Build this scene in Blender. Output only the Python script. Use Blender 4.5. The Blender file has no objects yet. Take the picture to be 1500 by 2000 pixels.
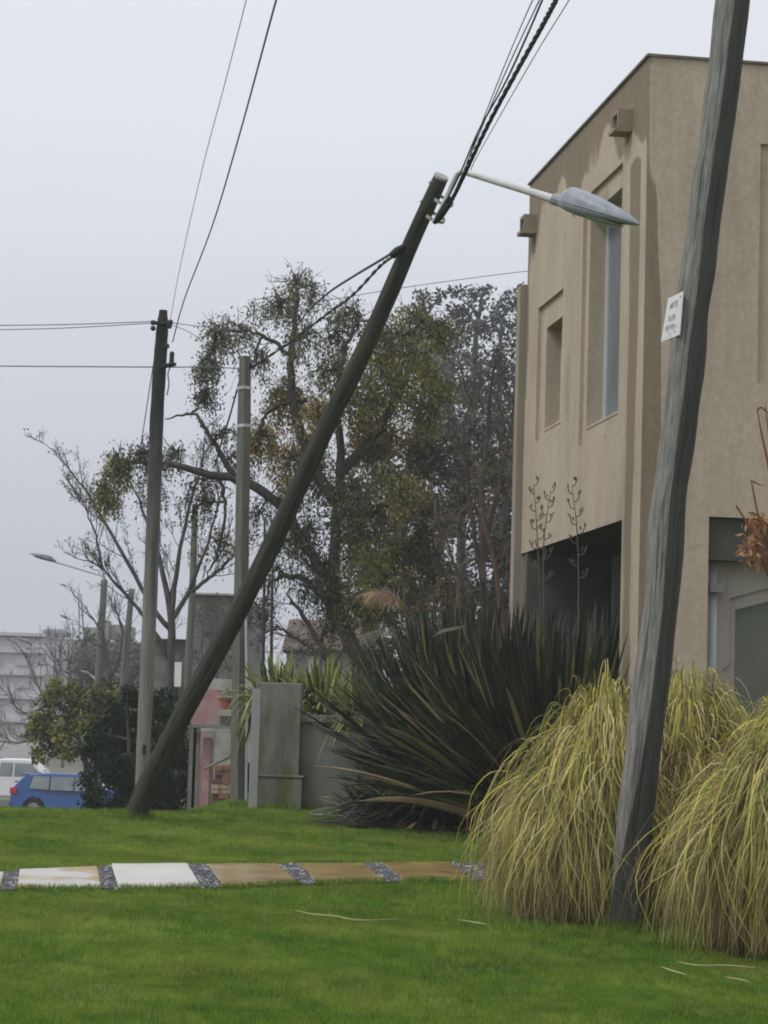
import bpy, math, random
import numpy as np
from mathutils import Vector, Matrix
random.seed(7); rng = np.random.default_rng(11)
C = bpy.context.scene.collection
scene = bpy.context.scene
rad = math.radians
# ------------------------------------------------------------ camera
F = 4500.0                                   # focal length in photo pixels (photo 1500 x 2000)
CAM = np.array([0.0, 0.0, 1.6])
PITCH = math.atan(423 / F); ROLL = 0.030
Rm = Matrix.Rotation(math.pi / 2 + PITCH, 3, 'X') @ Matrix.Rotation(ROLL, 3, 'Z')
cd = bpy.data.cameras.new('camera'); cam = bpy.data.objects.new('camera', cd); C.objects.link(cam)
cam.location = CAM; cam.rotation_euler = Rm.to_euler()
cd.sensor_fit = 'HORIZONTAL'; cd.sensor_width = 36; cd.lens = F / 1500 * 36
cd.clip_start = 0.1; cd.clip_end = 2000
scene.camera = cam
scene.render.resolution_x = 768; scene.render.resolution_y = 1024
scene.view_settings.view_transform = 'Standard'; scene.view_settings.look = 'None'
scene.view_settings.gamma = 1; scene.view_settings.exposure = 0.20
scene.cycles.filter_width = 1.9
scene.cycles.max_bounces = 6; scene.cycles.volume_bounces = 1
scene.cycles.transparent_max_bounces = 8
RN = np.array(Rm)
# ------------------------------------------------------------ sky + sun (overcast)
SUN_EL, SUN_AZ = rad(52), rad(-62)           # azimuth measured from +Y (view direction) towards +X
w = bpy.data.worlds.new('World'); scene.world = w; w.use_nodes = True
nt = w.node_tree; N = nt.nodes; Lk = nt.links
bg = N['Background']
sky = N.new('ShaderNodeTexSky'); sky.sky_type = 'NISHITA'; sky.sun_disc = False
sky.sun_elevation = SUN_EL; sky.sun_rotation = SUN_AZ; sky.air_density = 1.0; sky.dust_density = 4.0
hs = N.new('ShaderNodeHueSaturation'); hs.inputs['Saturation'].default_value = 0.25
hs.inputs['Value'].default_value = 1.0
Lk.new(sky.outputs[0], hs.inputs['Color'])
tc = N.new('ShaderNodeTexCoord'); sx = N.new('ShaderNodeSeparateXYZ')
Lk.new(tc.outputs['Generated'], sx.inputs[0])
cr = N.new('ShaderNodeValToRGB')
e = cr.color_ramp.elements
e[0].position = 0.0; e[0].color = (4.75, 4.95, 5.5, 1)
e[1].position = 1.0; e[1].color = (9.8, 9.8, 10.2, 1)
k = cr.color_ramp.elements.new(0.07); k.color = (4.9, 5.2, 5.9, 1)
k = cr.color_ramp.elements.new(0.26); k.color = (6.95, 7.2, 7.8, 1)
ns = N.new('ShaderNodeTexNoise'); ns.inputs['Scale'].default_value = 2.2; ns.inputs['Detail'].default_value = 4
mpp = N.new('ShaderNodeMapping'); mpp.inputs['Scale'].default_value = (1, 1, 3.0)
Lk.new(tc.outputs['Generated'], mpp.inputs[0]); Lk.new(mpp.outputs[0], ns.inputs['Vector'])
mr = N.new('ShaderNodeMapRange'); mr.inputs[1].default_value = 0.3; mr.inputs[2].default_value = 0.7
mr.inputs[3].default_value = 0.965; mr.inputs[4].default_value = 1.035
Lk.new(ns.outputs[0], mr.inputs[0])
Lk.new(sx.outputs['Z'], cr.inputs[0])
vm = N.new('ShaderNodeVectorMath'); vm.operation = 'SCALE'
Lk.new(cr.outputs[0], vm.inputs[0]); Lk.new(mr.outputs[0], vm.inputs['Scale'])
mx = N.new('ShaderNodeMix'); mx.data_type = 'RGBA'; mx.inputs[0].default_value = 0.90
Lk.new(hs.outputs[0], mx.inputs[6]); Lk.new(vm.outputs[0], mx.inputs[7])
Lk.new(mx.outputs[2], bg.inputs['Color'])
bg.inputs['Strength'].default_value = 0.10
sl = bpy.data.lights.new('sun', 'SUN'); so = bpy.data.objects.new('sun', sl); C.objects.link(so)
sl.energy = 1.2; sl.angle = rad(15); sl.color = (1.0, 0.98, 0.95)
sd = Vector((math.sin(SUN_AZ) * math.cos(SUN_EL), -0.55 * math.cos(SUN_EL), math.sin(SUN_EL)))
so.rotation_euler = sd.to_track_quat('Z', 'Y').to_euler()
# ------------------------------------------------------------ pixel <-> world
def ray(px, py):
    v = RN @ np.array([(px - 750) / F, (1000 - py) / F, -1.0])
    return v
def P(px, py, d):                            # point seen at photo pixel (px, py), d metres away along +Y
    v = ray(px, py)
    return CAM + v * (d / v[1])
def PS(lst, d=None):
    return np.array([P(*p) if len(p) == 3 else P(p[0], p[1], d) for p in lst])
def plane_hit(px, py, p0, n):
    v = ray(px, py); t = np.dot(p0 - CAM, n) / np.dot(v, n)
    return CAM + v * t
def sstep(a, b, x):
    t = np.clip((x - a) / (b - a), 0, 1); return t * t * (3 - 2 * t)
PY = [0, 12, 18, 20.3, 21.9, 26, 30, 32.2, 45, 60, 80, 1000]
PL = [0, 0, .105, .13, .235, .30, .355, .36, -1.15, -1.68, -1.7, -1.7]
PR = [0, 0, .105, .13, .235, .30, .355, .37, .42, .3, 0, 0]
def gz(x, y):
    x = np.asarray(x, float); y = np.asarray(y, float)
    b = sstep(-3.3, -2.3, x + 0.02 * (y - 32))
    z = np.interp(y, PY, PL) * (1 - b) + np.interp(y, PY, PR) * b
    z = z + (0.012 * np.sin(x * 1.3 + 1.0) * np.sin(y * 0.9) + 0.006 * np.sin(x * 3.1 + y * 2.3)) * np.clip(np.abs(y - 21) / 3 - .5, 0, 1)
    return z
def G(px, py):                               # ray against the lawn
    v = ray(px, py); lo, hi = 5.0, 45.0
    t = lo; prev = lo
    while t < hi:
        p = CAM + v * (t / v[1])
        if p[2] < gz(p[0], p[1]): break
        prev = t; t += 0.1
    a, b = prev, t
    for _ in range(20):
        m = (a + b) / 2; p = CAM + v * (m / v[1])
        if p[2] < gz(p[0], p[1]): b = m
        else: a = m
    return CAM + v * (b / v[1])
# ------------------------------------------------------------ materials
MATS = {}
def mat(name, c1, c2=None, scale=5, rough=0.8, detail=4, bump=0.0, bscale=None, stretch=(1, 1, 1), coord='Object',
        c3=None, s3=1.5, m3=(0.5, 0.62), metal=0.0, spec=0.3, trans=0.0, alpha=1.0):
    if name in MATS: return MATS[name]
    m = bpy.data.materials.new(name); m.use_nodes = True
    t = m.node_tree; n = t.nodes; l = t.links; b = n['Principled BSDF']
    b.inputs['Roughness'].default_value = rough; b.inputs['Metallic'].default_value = metal
    b.inputs['Specular IOR Level'].default_value = spec
    b.inputs['Base Color'].default_value = (*c1, 1)
    if c2 is not None:
        co = n.new('ShaderNodeTexCoord'); mp = n.new('ShaderNodeMapping'); mp.inputs['Scale'].default_value = stretch
        l.new(co.outputs[coord], mp.inputs[0])
        ns = n.new('ShaderNodeTexNoise'); ns.inputs['Scale'].default_value = scale; ns.inputs['Detail'].default_value = detail
        ns.inputs['Roughness'].default_value = 0.6
        l.new(mp.outputs[0], ns.inputs['Vector'])
        r = n.new('ShaderNodeMapRange'); r.inputs[1].default_value = 0.33; r.inputs[2].default_value = 0.67
        l.new(ns.outputs[0], r.inputs[0])
        x = n.new('ShaderNodeMix'); x.data_type = 'RGBA'
        x.inputs[6].default_value = (*c1, 1); x.inputs[7].default_value = (*c2, 1)
        l.new(r.outputs[0], x.inputs[0]); out = x.outputs[2]
        if c3 is not None:
            n3 = n.new('ShaderNodeTexNoise'); n3.inputs['Scale'].default_value = s3; n3.inputs['Detail'].default_value = 5
            l.new(mp.outputs[0], n3.inputs['Vector'])
            r3 = n.new('ShaderNodeMapRange'); r3.inputs[1].default_value = m3[0]; r3.inputs[2].default_value = m3[1]
            l.new(n3.outputs[0], r3.inputs[0])
            x3 = n.new('ShaderNodeMix'); x3.data_type = 'RGBA'
            l.new(r3.outputs[0], x3.inputs[0]); l.new(out, x3.inputs[6]); x3.inputs[7].default_value = (*c3, 1)
            out = x3.outputs[2]
        l.new(out, b.inputs['Base Color'])
        if bump:
            nb = n.new('ShaderNodeTexNoise'); nb.inputs['Scale'].default_value = bscale or scale * 3
            nb.inputs['Detail'].default_value = 5
            l.new(mp.outputs[0], nb.inputs['Vector'])
            bp = n.new('ShaderNodeBump'); bp.inputs['Strength'].default_value = bump; bp.inputs['Distance'].default_value = 0.02
            l.new(nb.outputs[0], bp.inputs['Height']); l.new(bp.outputs[0], b.inputs['Normal'])
    MATS[name] = m
    return m
def leafmat(name, c, var=0.35, rough=0.55, trans=0.25, sc=1.2, spec=.18):
    """leaf: colour varies from place to place; a share of light passes through"""
    if name in MATS: return MATS[name]
    m = mat(name, tuple(v * (1 - var) for v in c), tuple(v * (1 + var) for v in c), scale=sc, rough=rough, detail=3, spec=spec)
    t = m.node_tree; n = t.nodes; l = t.links; b = n['Principled BSDF']
    tr = n.new('ShaderNodeBsdfTranslucent')
    src = b.inputs['Base Color'].links[0].from_socket
    l.new(src, tr.inputs['Color'])
    ms = n.new('ShaderNodeMixShader'); ms.inputs[0].default_value = trans
    l.new(b.outputs[0], ms.inputs[1]); l.new(tr.outputs[0], ms.inputs[2])
    l.new(ms.outputs[0], n['Material Output'].inputs['Surface'])
    return m
# ------------------------------------------------------------ objects
def link_obj(name, me, parent=None):
    o = bpy.data.objects.new(name, me); C.objects.link(o)
    if parent is not None:
        o.parent = parent
        par = parent; M = Matrix.Identity(4)
        chain = []
        while par is not None: chain.append(par); par = par.parent
        Wm = Matrix.Identity(4)
        for q in reversed(chain): Wm = Wm @ q.matrix_parent_inverse @ Matrix.LocRotScale(q.location, q.rotation_euler, q.scale)
        o.matrix_parent_inverse = Wm.inverted()
    return o
def thing(name, label, cat, loc, group=None):
    o = bpy.data.objects.new(name, None); C.objects.link(o); o.location = loc
    o.empty_display_size = 0.2
    return tag(o, label, cat, group)
def tag(o, label, cat, group=None, kind=None):
    o['label'] = label
    o['category'] = cat
    if group: o['group'] = group
    if kind: o['kind'] = kind
    return o
class MB:
    """collects faces, builds one mesh"""
    def __init__(s): s.V = []; s.Q = []; s.T = []; s.qm = []; s.tm = []; s.n = 0; s.uv = []
    def add(s, V, quads=None, tris=None, mi=0, uv=None):
        V = np.asarray(V, float).reshape(-1, 3)
        if quads is not None and len(quads):
            q = np.asarray(quads, int).reshape(-1, 4) + s.n; s.Q.append(q); s.qm.append(np.broadcast_to(mi, (len(q),)))
        if tris is not None and len(tris):
            q = np.asarray(tris, int).reshape(-1, 3) + s.n; s.T.append(q); s.tm.append(np.broadcast_to(mi, (len(q),)))
        s.V.append(V); s.uv.append(np.zeros((len(V), 2)) if uv is None else np.asarray(uv)); s.n += len(V)
        return s
    def box(s, x0, x1, y0, y1, z0, z1, mi=0, M=None):
        v = np.array([[x, y, z] for z in (z0, z1) for y in (y0, y1) for x in (x0, x1)], float)
        if M is not None: v = M(v)
        return s.add(v, [(0, 2, 3, 1), (4, 5, 7, 6), (0, 1, 5, 4), (2, 6, 7, 3), (0, 4, 6, 2), (1, 3, 7, 5)], mi=mi)
    def tube(s, pts, r, sides=8, mi=0, caps=True, shape=None, twist=0.0):
        pts = np.asarray(pts, float); n = len(pts); r = np.broadcast_to(r, (n,)).astype(float)
        tg = np.gradient(pts, axis=0); tg /= np.linalg.norm(tg, axis=1)[:, None] + 1e-9
        ref = np.array([0, 1.0, 0]) if abs(tg[0][2]) > 0.5 else np.array([0, 0, 1.0])
        a = np.cross(tg, ref); a /= np.linalg.norm(a, axis=1)[:, None] + 1e-9
        b = np.cross(tg, a)
        th = np.arange(sides) / sides * 2 * math.pi
        sh = np.ones(sides) if shape is None else np.asarray(shape)
        L = np.concatenate([[0], np.cumsum(np.linalg.norm(np.diff(pts, axis=0), axis=1))])
        V = []; UV = []
        for i in range(n):
            t2 = th + twist * L[i]
            V.append(pts[i] + r[i] * (np.cos(t2) * sh)[:, None] * a[i] + r[i] * (np.sin(t2) * sh)[:, None] * b[i])
            UV.append(np.stack([np.where(th <= math.pi, th, 2 * math.pi - th) / math.pi, np.full(sides, L[i])], 1))
        V = np.concatenate(V); UV = np.concatenate(UV)
        i = np.arange(n - 1)[:, None] * sides; j = np.arange(sides)[None, :]; j2 = (j + 1) % sides
        q = np.stack([i + j, i + j2, i + sides + j2, i + sides + j], -1).reshape(-1, 4)
        tr = []
        if caps:
            V = np.concatenate([V, pts[:1], pts[-1:]]); UV = np.concatenate([UV, [[.5, 0]], [[.5, L[-1]]]])
            c0 = n * sides; c1 = c0 + 1; o = (n - 1) * sides
            for jj in range(sides):
                tr.append((c0, (jj + 1) % sides, jj)); tr.append((c1, o + jj, o + (jj + 1) % sides))
        return s.add(V, q, tr, mi, UV)
    def prism(s, outline, axis_fn, t0, t1, mi=0):
        """outline: list of 2d points (ccw); axis_fn(u, v, t) -> world"""
        n = len(outline)
        V = [axis_fn(u, v, t0) for u, v in outline] + [axis_fn(u, v, t1) for u, v in outline]
        q = [(i, (i + 1) % n, n + (i + 1) % n, n + i) for i in range(n)]
        cu = sum(p[0] for p in outline) / n; cv = sum(p[1] for p in outline) / n
        V += [axis_fn(cu, cv, t0), axis_fn(cu, cv, t1)]
        tr = []
        for i in range(n): tr.append((2 * n, (i + 1) % n, i)); tr.append((2 * n + 1, n + i, n + (i + 1) % n))
        return s.add(V, q, tr, mi)
    def build(s, name, mats, parent=None, smooth=False, uv=False, bevel=0.0, sharp=None):
        me = bpy.data.meshes.new(name)
        V = np.concatenate(s.V) if s.V else np.zeros((0, 3))
        Q = np.concatenate(s.Q) if s.Q else np.zeros((0, 4), int); T = np.concatenate(s.T) if s.T else np.zeros((0, 3), int)
        me.vertices.add(len(V)); me.vertices.foreach_set('co', V.astype(np.float32).ravel())
        nl = Q.size + T.size; me.loops.add(nl)
        me.loops.foreach_set('vertex_index', np.concatenate([Q.ravel(), T.ravel()]).astype(np.int32))
        me.polygons.add(len(Q) + len(T))
        st = np.concatenate([np.arange(len(Q)) * 4, Q.size + np.arange(len(T)) * 3]).astype(np.int32)
        me.polygons.foreach_set('loop_start', st)
        mi = np.concatenate([np.concatenate(s.qm) if s.qm else np.zeros(0, int), np.concatenate(s.tm) if s.tm else np.zeros(0, int)]).astype(np.int32)
        me.polygons.foreach_set('material_index', mi)
        me.polygons.foreach_set('use_smooth', np.full(len(mi), bool(smooth)))
        for m in (mats if isinstance(mats, (list, tuple)) else [mats]): me.materials.append(m)
        me.update(calc_edges=True); me.validate()
        if uv:
            UV = np.concatenate(s.uv); ul = me.uv_layers.new(name='UVMap')
            li = np.zeros(len(me.loops), np.int32); me.loops.foreach_get('vertex_index', li)
            ul.data.foreach_set('uv', UV[li].astype(np.float32).ravel())
        if sharp is not None and smooth:
            try: me.set_sharp_from_angle(angle=rad(sharp))
            except Exception: pass
        o = link_obj(name, me, parent)
        if bevel:
            b = o.modifiers.new('bevel', 'BEVEL'); b.width = bevel; b.segments = 2; b.limit_method = 'ANGLE'
        return o
def ribbons(mb, pts, wid, side, mi=0, fold=0.0, up=None):
    """pts [N,S,3]; wid [N,S]; side [N,3] or [N,S,3]"""
    Nn, S, _ = pts.shape
    if side.ndim == 2: side = np.repeat(side[:, None, :], S, 1)
    a = pts - side * wid[..., None] / 2; b = pts + side * wid[..., None] / 2
    if fold:
        tg = np.gradient(pts, axis=1); nr = np.cross(tg, side); nr /= np.linalg.norm(nr, axis=2)[..., None] + 1e-9
        m = pts - nr * wid[..., None] * fold
        V = np.stack([a, m, b], 2).reshape(-1, 3); k = 3
    else:
        V = np.stack([a, b], 2).reshape(-1, 3); k = 2
    base = (np.arange(Nn) * S * k)[:, None] + (np.arange(S - 1) * k)[None, :]
    qs = []
    mis = []
    mi = np.broadcast_to(mi, (Nn,))
    for c in range(k - 1):
        q = np.stack([base + c, base + c + 1, base + c + 1 + k, base + c + k], -1).reshape(-1, 4); qs.append(q)
        mis.append(np.repeat(mi, S - 1))
    mb.add(V, np.concatenate(qs), mi=0); mb.qm[-1] = np.concatenate(mis)
def leaves(mb, cen, size, mi, droop=0.0, aspect=0.5):
    """diamond leaves at cen [N,3]"""
    n = len(cen); d = rng.normal(size=(n, 3)); d[:, 2] -= droop; d /= np.linalg.norm(d, axis=1)[:, None]
    s = np.cross(d, rng.normal(size=(n, 3))); s /= np.linalg.norm(s, axis=1)[:, None] + 1e-9
    sz = np.broadcast_to(size, (n,)) * rng.uniform(0.6, 1.3, n)
    L = d * sz[:, None]; W = s * (sz * aspect * 0.5)[:, None]
    V = np.stack([cen, cen + L * .45 + W, cen + L, cen + L * .45 - W], 1).reshape(-1, 3)
    mb.add(V, np.arange(4 * n).reshape(-1, 4)); mb.qm[-1] = np.broadcast_to(mi, (n,))
def smooth_path(pts, n=24):
    pts = np.asarray(pts, float)
    if len(pts) < 3: return np.array([pts[0] + (pts[-1] - pts[0]) * t for t in np.linspace(0, 1, n)])
    P0 = np.vstack([2 * pts[0] - pts[1], pts, 2 * pts[-1] - pts[-2]])
    out = []; m = len(pts) - 1
    for t in np.linspace(0, m - 1e-6, n):
        i = int(t); u = t - i; a, b, c, d = P0[i:i + 4]
        out.append(0.5 * ((2 * b) + (-a + c) * u + (2 * a - 5 * b + 4 * c - d) * u * u + (-a + 3 * b - 3 * c + d) * u ** 3))
    return np.array(out)
def interp_r(r, n):
    r = np.asarray(r, float); return np.interp(np.linspace(0, 1, n), np.linspace(0, 1, len(r)), r)
# ============================================================ GROUND
lawn_m = mat('lawn_soil', spec=.05, c1=(.05, .09, .008), c2=(.085, .13, .012), scale=3.2, rough=.95, bump=.6, bscale=60, c3=(.13, .15, .03), s3=.9, m3=(.5, .7))
far_m = mat('far_ground', (.10, .11, .08), (.16, .15, .12), scale=.4, rough=.95)
asph = mat('asphalt', (.05, .05, .052), (.075, .075, .075), scale=6, rough=.85, bump=.2)
def sheet(name, xs, ys, m, dz=0.0):
    X, Y = np.meshgrid(xs, ys); Z = gz(X, Y) + dz
    V = np.stack([X, Y, Z], -1).reshape(-1, 3); nx = len(xs)
    i = np.arange(len(ys) - 1)[:, None] * nx; j = np.arange(nx - 1)[None, :]
    q = np.stack([i + j, i + j + 1, i + nx + j + 1, i + nx + j], -1).reshape(-1, 4)
    mb = MB(); mb.add(V, q); o = mb.build(name, m, smooth=True); o['kind'] = 'structure'; return o
xs = np.concatenate([np.linspace(-120, -12, 20), np.linspace(-11.5, 12, 120), np.linspace(13, 120, 20)])
sheet('lawn', xs, np.concatenate([np.linspace(-15, 6, 8), np.linspace(6.2, 50, 200)]), lawn_m)
sheet('ground', np.concatenate([np.linspace(-600, -14, 20), np.linspace(-12, 12, 40), np.linspace(14, 600, 20)]),
      np.concatenate([np.linspace(50, 90, 20), [120, 200, 400, 1000]]), far_m)
mb = MB(); mb.box(-90, -5, 68, 92, -1.75, -1.66); r = mb.build('road', asph); r['kind'] = 'structure'
# ---- stepping slabs across the lawn and pebbles between them
white_sl = mat('slab_pale', (.46, .45, .43), (.54, .53, .505), scale=2, rough=.5, bump=.1, c3=(.50, .46, .40), s3=1.3, m3=(.56, .8))
half_sl = mat('slab_stained', (.43, .42, .40), (.50, .49, .47), scale=2, rough=.45, bump=.1, c3=(.34, .24, .10), s3=1.1, m3=(.46, .54))
ochre_sl = mat('slab_ochre', (.25, .17, .05), (.34, .24, .085), scale=1.6, rough=.22, spec=.5, bump=.15, c3=(.19, .12, .04), s3=3, m3=(.48, .6))
pebm = mat('pebble', (.06, .065, .07), (.16, .165, .175), scale=9, rough=.55)
slabs = [((-70, 1712), (8, 1708), (-80, 1742), (0, 1741), half_sl, 'greyish stone slab cut off by the left edge, first of the path across the lawn'),
         ((38, 1703), (190, 1697), (33, 1739), (198, 1738), half_sl, 'white stone slab with an ochre stain along its far edge'),
         ((217, 1692), (366, 1691), (231, 1738), (393, 1736), white_sl, 'clean white stone slab, the brightest one of the lawn path'),
         ((399, 1691), (541, 1691), (436, 1735), (583, 1729), ochre_sl, 'ochre stone slab just right of the clean white slab'),
         ((577, 1691), (708, 1690), (616, 1728), (753, 1725), ochre_sl, 'ochre stone slab, the middle one of the three ochre slabs'),
         ((744, 1689), (880, 1688), (787, 1724), (918, 1723), ochre_sl, 'ochre stone slab nearest the drooping grass clump')]
strips = []
for i, (a, b, c, d, m, lab) in enumerate(slabs):
    q = [G(*c), G(*d), G(*b), G(*a)]
    zb = [gz(p[0], p[1]) for p in q]
    mb = MB(); V = [(p[0], p[1], z - .06) for p, z in zip(q, zb)] + [(p[0], p[1], z + .03) for p, z in zip(q, zb)]
    mb.add(V, [(3, 2, 1, 0), (4, 5, 6, 7), (0, 1, 5, 4), (1, 2, 6, 5), (2, 3, 7, 6), (3, 0, 4, 7)])
    o = mb.build('paving_slab', m, bevel=.012); tag(o, lab, 'paving slab', 'stone slabs of the path across the lawn')
    if i: strips.append((pr[1], q[0], q[3], pr[2]))
    pr = q
q = [G(918, 1723), G(985, 1722), G(965, 1687), G(880, 1688)]; strips.append(q)
ico = []
def ico_v():
    t = (1 + 5 ** .5) / 2
    v = np.array([(-1, t, 0), (1, t, 0), (-1, -t, 0), (1, -t, 0), (0, -1, t), (0, 1, t), (0, -1, -t), (0, 1, -t), (t, 0, -1), (t, 0, 1), (-t, 0, -1), (-t, 0, 1)], float)
    f = [(0, 11, 5), (0, 5, 1), (0, 1, 7), (0, 7, 10), (0, 10, 11), (1, 5, 9), (5, 11, 4), (11, 10, 2), (10, 7, 6), (7, 1, 8), (3, 9, 4), (3, 4, 2), (3, 2, 6), (3, 6, 8), (3, 8, 9), (4, 9, 5), (2, 4, 11), (6, 2, 10), (8, 6, 7), (9, 8, 1)]
    return v / np.linalg.norm(v[0]), np.array(f)
IV, IF = ico_v()
mb = MB(); pebs = [pebm, mat('pebble_light', (.34, .34, .35), (.42, .41, .40), scale=5, rough=.5), mat('pebble_dark', (.05, .055, .065), (.09, .09, .10), scale=5, rough=.4)]
for a, b, c, d in strips:
    for _ in range(420):
        u, v = rng.random(2); p = (a * (1 - u) + b * u) * (1 - v) + (d * (1 - u) + c * u) * v
        s = rng.uniform(.012, .032, 3); s[2] *= .6
        mb.add(IV * s * rng.uniform(.85, 1.15, (12, 1)) + [p[0], p[1], gz(p[0], p[1]) + .004 + rng.random() * .012], tris=IF, mi=int(rng.choice(3, p=[.45, .1, .45])))
o = mb.build('pebbles', pebs, smooth=True); tag(o, 'dark grey pebbles filling the gaps between the path slabs', 'pebbles', kind='stuff')
# ---- lawn grass blades
def in_path(x, y): 
    a = G(300, 1738); b = G(900, 1723)
    return None
pa0, pa1 = G(-100, 1741), G(985, 1722); pb0, pb1 = G(-100, 1708), G(985, 1687)
def path_mask(X, Y):
    lo = np.interp(X, [pa0[0], G(33, 1739)[0], G(393, 1736)[0], G(583, 1729)[0], pa1[0]], [pa0[1], G(33, 1739)[1], G(393, 1736)[1], G(583, 1729)[1], pa1[1]])
    hi = np.interp(X, [pb0[0], G(190, 1698)[0], G(366, 1692)[0], pb1[0]], [pb0[1], G(190, 1698)[1], G(366, 1692)[1], pb1[1]])
    return (Y > lo + .01) & (Y < hi - .01) & (X < pa1[0])
NB = 620000
Y = 10.5 + (34.5 - 10.5) * rng.random(NB) ** 1.15
X = (rng.random(NB) * 2 - 1) * (Y * 0.19 + .8)
kp = ~path_mask(X, Y); X = X[kp]; Y = Y[kp]; n = len(X)
Z = gz(X, Y) - .004
ct1 = rng.normal(0, 1, (512, 512)); ct2 = rng.normal(0, 1, (512, 512)); cl1 = ct1[(np.floor(X / .075).astype(int)) % 512, (np.floor(Y / .16).astype(int)) % 512]; cl2 = ct2[(np.floor((X + .3 * Y) / .22).astype(int)) % 512, (np.floor(Y / .45).astype(int)) % 512]
h = rng.uniform(.018, .042, n) * (1 + .35 * np.sin(X * 2.1 + Y * .8) * np.sin(Y * 1.7)) * np.clip(1 + .28 * cl1, .4, 1.9); wd = rng.uniform(.0028, .0052, n) * (.6 + Y / 22)
az = rng.uniform(0, 6.283, n); lean = rng.uniform(0, .7, n) * h; la = rng.uniform(0, 6.283, n)
V = np.empty((n, 3, 3)); 
V[:, 0] = np.stack([X - np.cos(az) * wd / 2, Y - np.sin(az) * wd / 2, Z], 1)
V[:, 1] = np.stack([X + np.cos(az) * wd / 2, Y + np.sin(az) * wd / 2, Z], 1)
V[:, 2] = np.stack([X + np.cos(la) * lean, Y + np.sin(la) * lean, Z + h], 1)
mb = MB(); gm = [leafmat('grass_mid', (.172, .262, .038), .22, .9, .3, .8, .03), leafmat('grass_light', (.235, .305, .065), .25, .9, .3, .8, .03), leafmat('grass_deep', (.082, .178, .026), .25, .9, .3, .8, .03)]
dR = sstep(1.0, 2.4, X - (Y - 14) * .12) * sstep(22, 14, Y)
pn = -.6 * dR + .6 * np.sin(X * .9 + 1.3 * np.sin(Y * .5)) * np.sin(Y * .7 + X * .4) + .5 * np.sin(X * 2.7 + Y * 1.9) + rng.normal(0, .55, n) + .45 * cl1 + .4 * cl2
mi = np.where(pn > .65, 1, np.where(pn < -.45, 2, 0))
mb.add(V.reshape(-1, 3), tris=np.arange(3 * n).reshape(-1, 3)); mb.tm[-1] = mi
def fringe(cx, cy, rx, ry, n, h0, h1):
    a = rng.uniform(0, 6.283, n); q = rng.uniform(.85, 1.5, n); x = cx + np.cos(a) * rx * q; y = cy + np.sin(a) * ry * q; hh = rng.uniform(h0, h1, n); w2 = .006
    V = np.stack([np.stack([x - w2 / 2, y, gz(x, y)], 1), np.stack([x + w2 / 2, y, gz(x, y)], 1), np.stack([x + rng.normal(0, .4, n) * hh, y + rng.normal(0, .3, n) * hh, gz(x, y) + hh], 1)], 1)
    mb.add(V.reshape(-1, 3), tris=np.arange(3 * n).reshape(-1, 3)); mb.tm[-1] = rng.choice([0, 1, 2], n)
fringe(P(1225, 1812, 18)[0], 18, .13, .13, 900, .04, .13); fringe(P(262, 1600, 30)[0], 30, .17, .17, 1200, .05, .14)
fringe(1.75, 19.0, 1.0, 1.0, 2500, .03, .09); fringe(.6, 30.5, 1.5, 1.0, 3000, .04, .10); fringe(-1.6, 34.1, .36, .3, 1500, .05, .14); fringe(-.3, 34.2, 1.2, .12, 3000, .05, .16)
for sl_q in slabs:
    for e1, sg_ in (((sl_q[2], sl_q[3]), -1), ((sl_q[0], sl_q[1]), 1)):
        g0, g1 = G(*e1[0]), G(*e1[1]); n = 560; t_ = rng.random(n); x = g0[0] + (g1[0] - g0[0]) * t_; y = g0[1] + (g1[1] - g0[1]) * t_ + rng.normal(0, .03, n) + .02 * sg_ + .03 * np.sin(x * 9) * sg_
        z = gz(x, y); hh = rng.uniform(.03, .075, n)
        V = np.stack([np.stack([x - .004, y, z], 1), np.stack([x + .004, y, z], 1), np.stack([x + rng.normal(0, .02, n), y + rng.normal(0, .02, n), z + hh], 1)], 1)
        mb.add(V.reshape(-1, 3), tris=np.arange(3 * n).reshape(-1, 3)); mb.tm[-1] = rng.integers(0, 3, n)
o = mb.build('lawn_grass', gm); tag(o, 'short bright green lawn grass', 'grass', kind='stuff')
# fallen grass straws on the lawn
straw = leafmat('straw', (.45, .42, .22), .2, .6, .2)
for pts, lab in [([(575, 1787), (610, 1795), (655, 1799), (700, 1807), (785, 1804)], 'long pale straw lying on the lawn below the ochre slabs'),
                 ([(1325, 1890), (1365, 1897), (1420, 1897), (1475, 1901)], 'longest pale straw lying in front of the right grass clump'),
                 ([(1292, 1900), (1315, 1908), (1340, 1915)], 'short thin straw left of the longest straw at the lower right'),
                 ([(1415, 1920), (1440, 1924), (1465, 1930)], 'short dull straw nearest the lower right corner'),
                 ([(895, 1806), (925, 1811), (950, 1815)], 'faint short straw lying left of the middle drooping clump')]:
    q = np.array([G(*p) for p in pts]); q[:, 2] = gz(q[:, 0], q[:, 1]) + .038; q = smooth_path(q, 12)
    mb = MB(); mb.tube(q, interp_r([.003, .0055, .006, .003], 12), 5); tag(mb.build('straw', straw, smooth=True), lab, 'straw', 'straws lying on the lawn')
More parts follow.
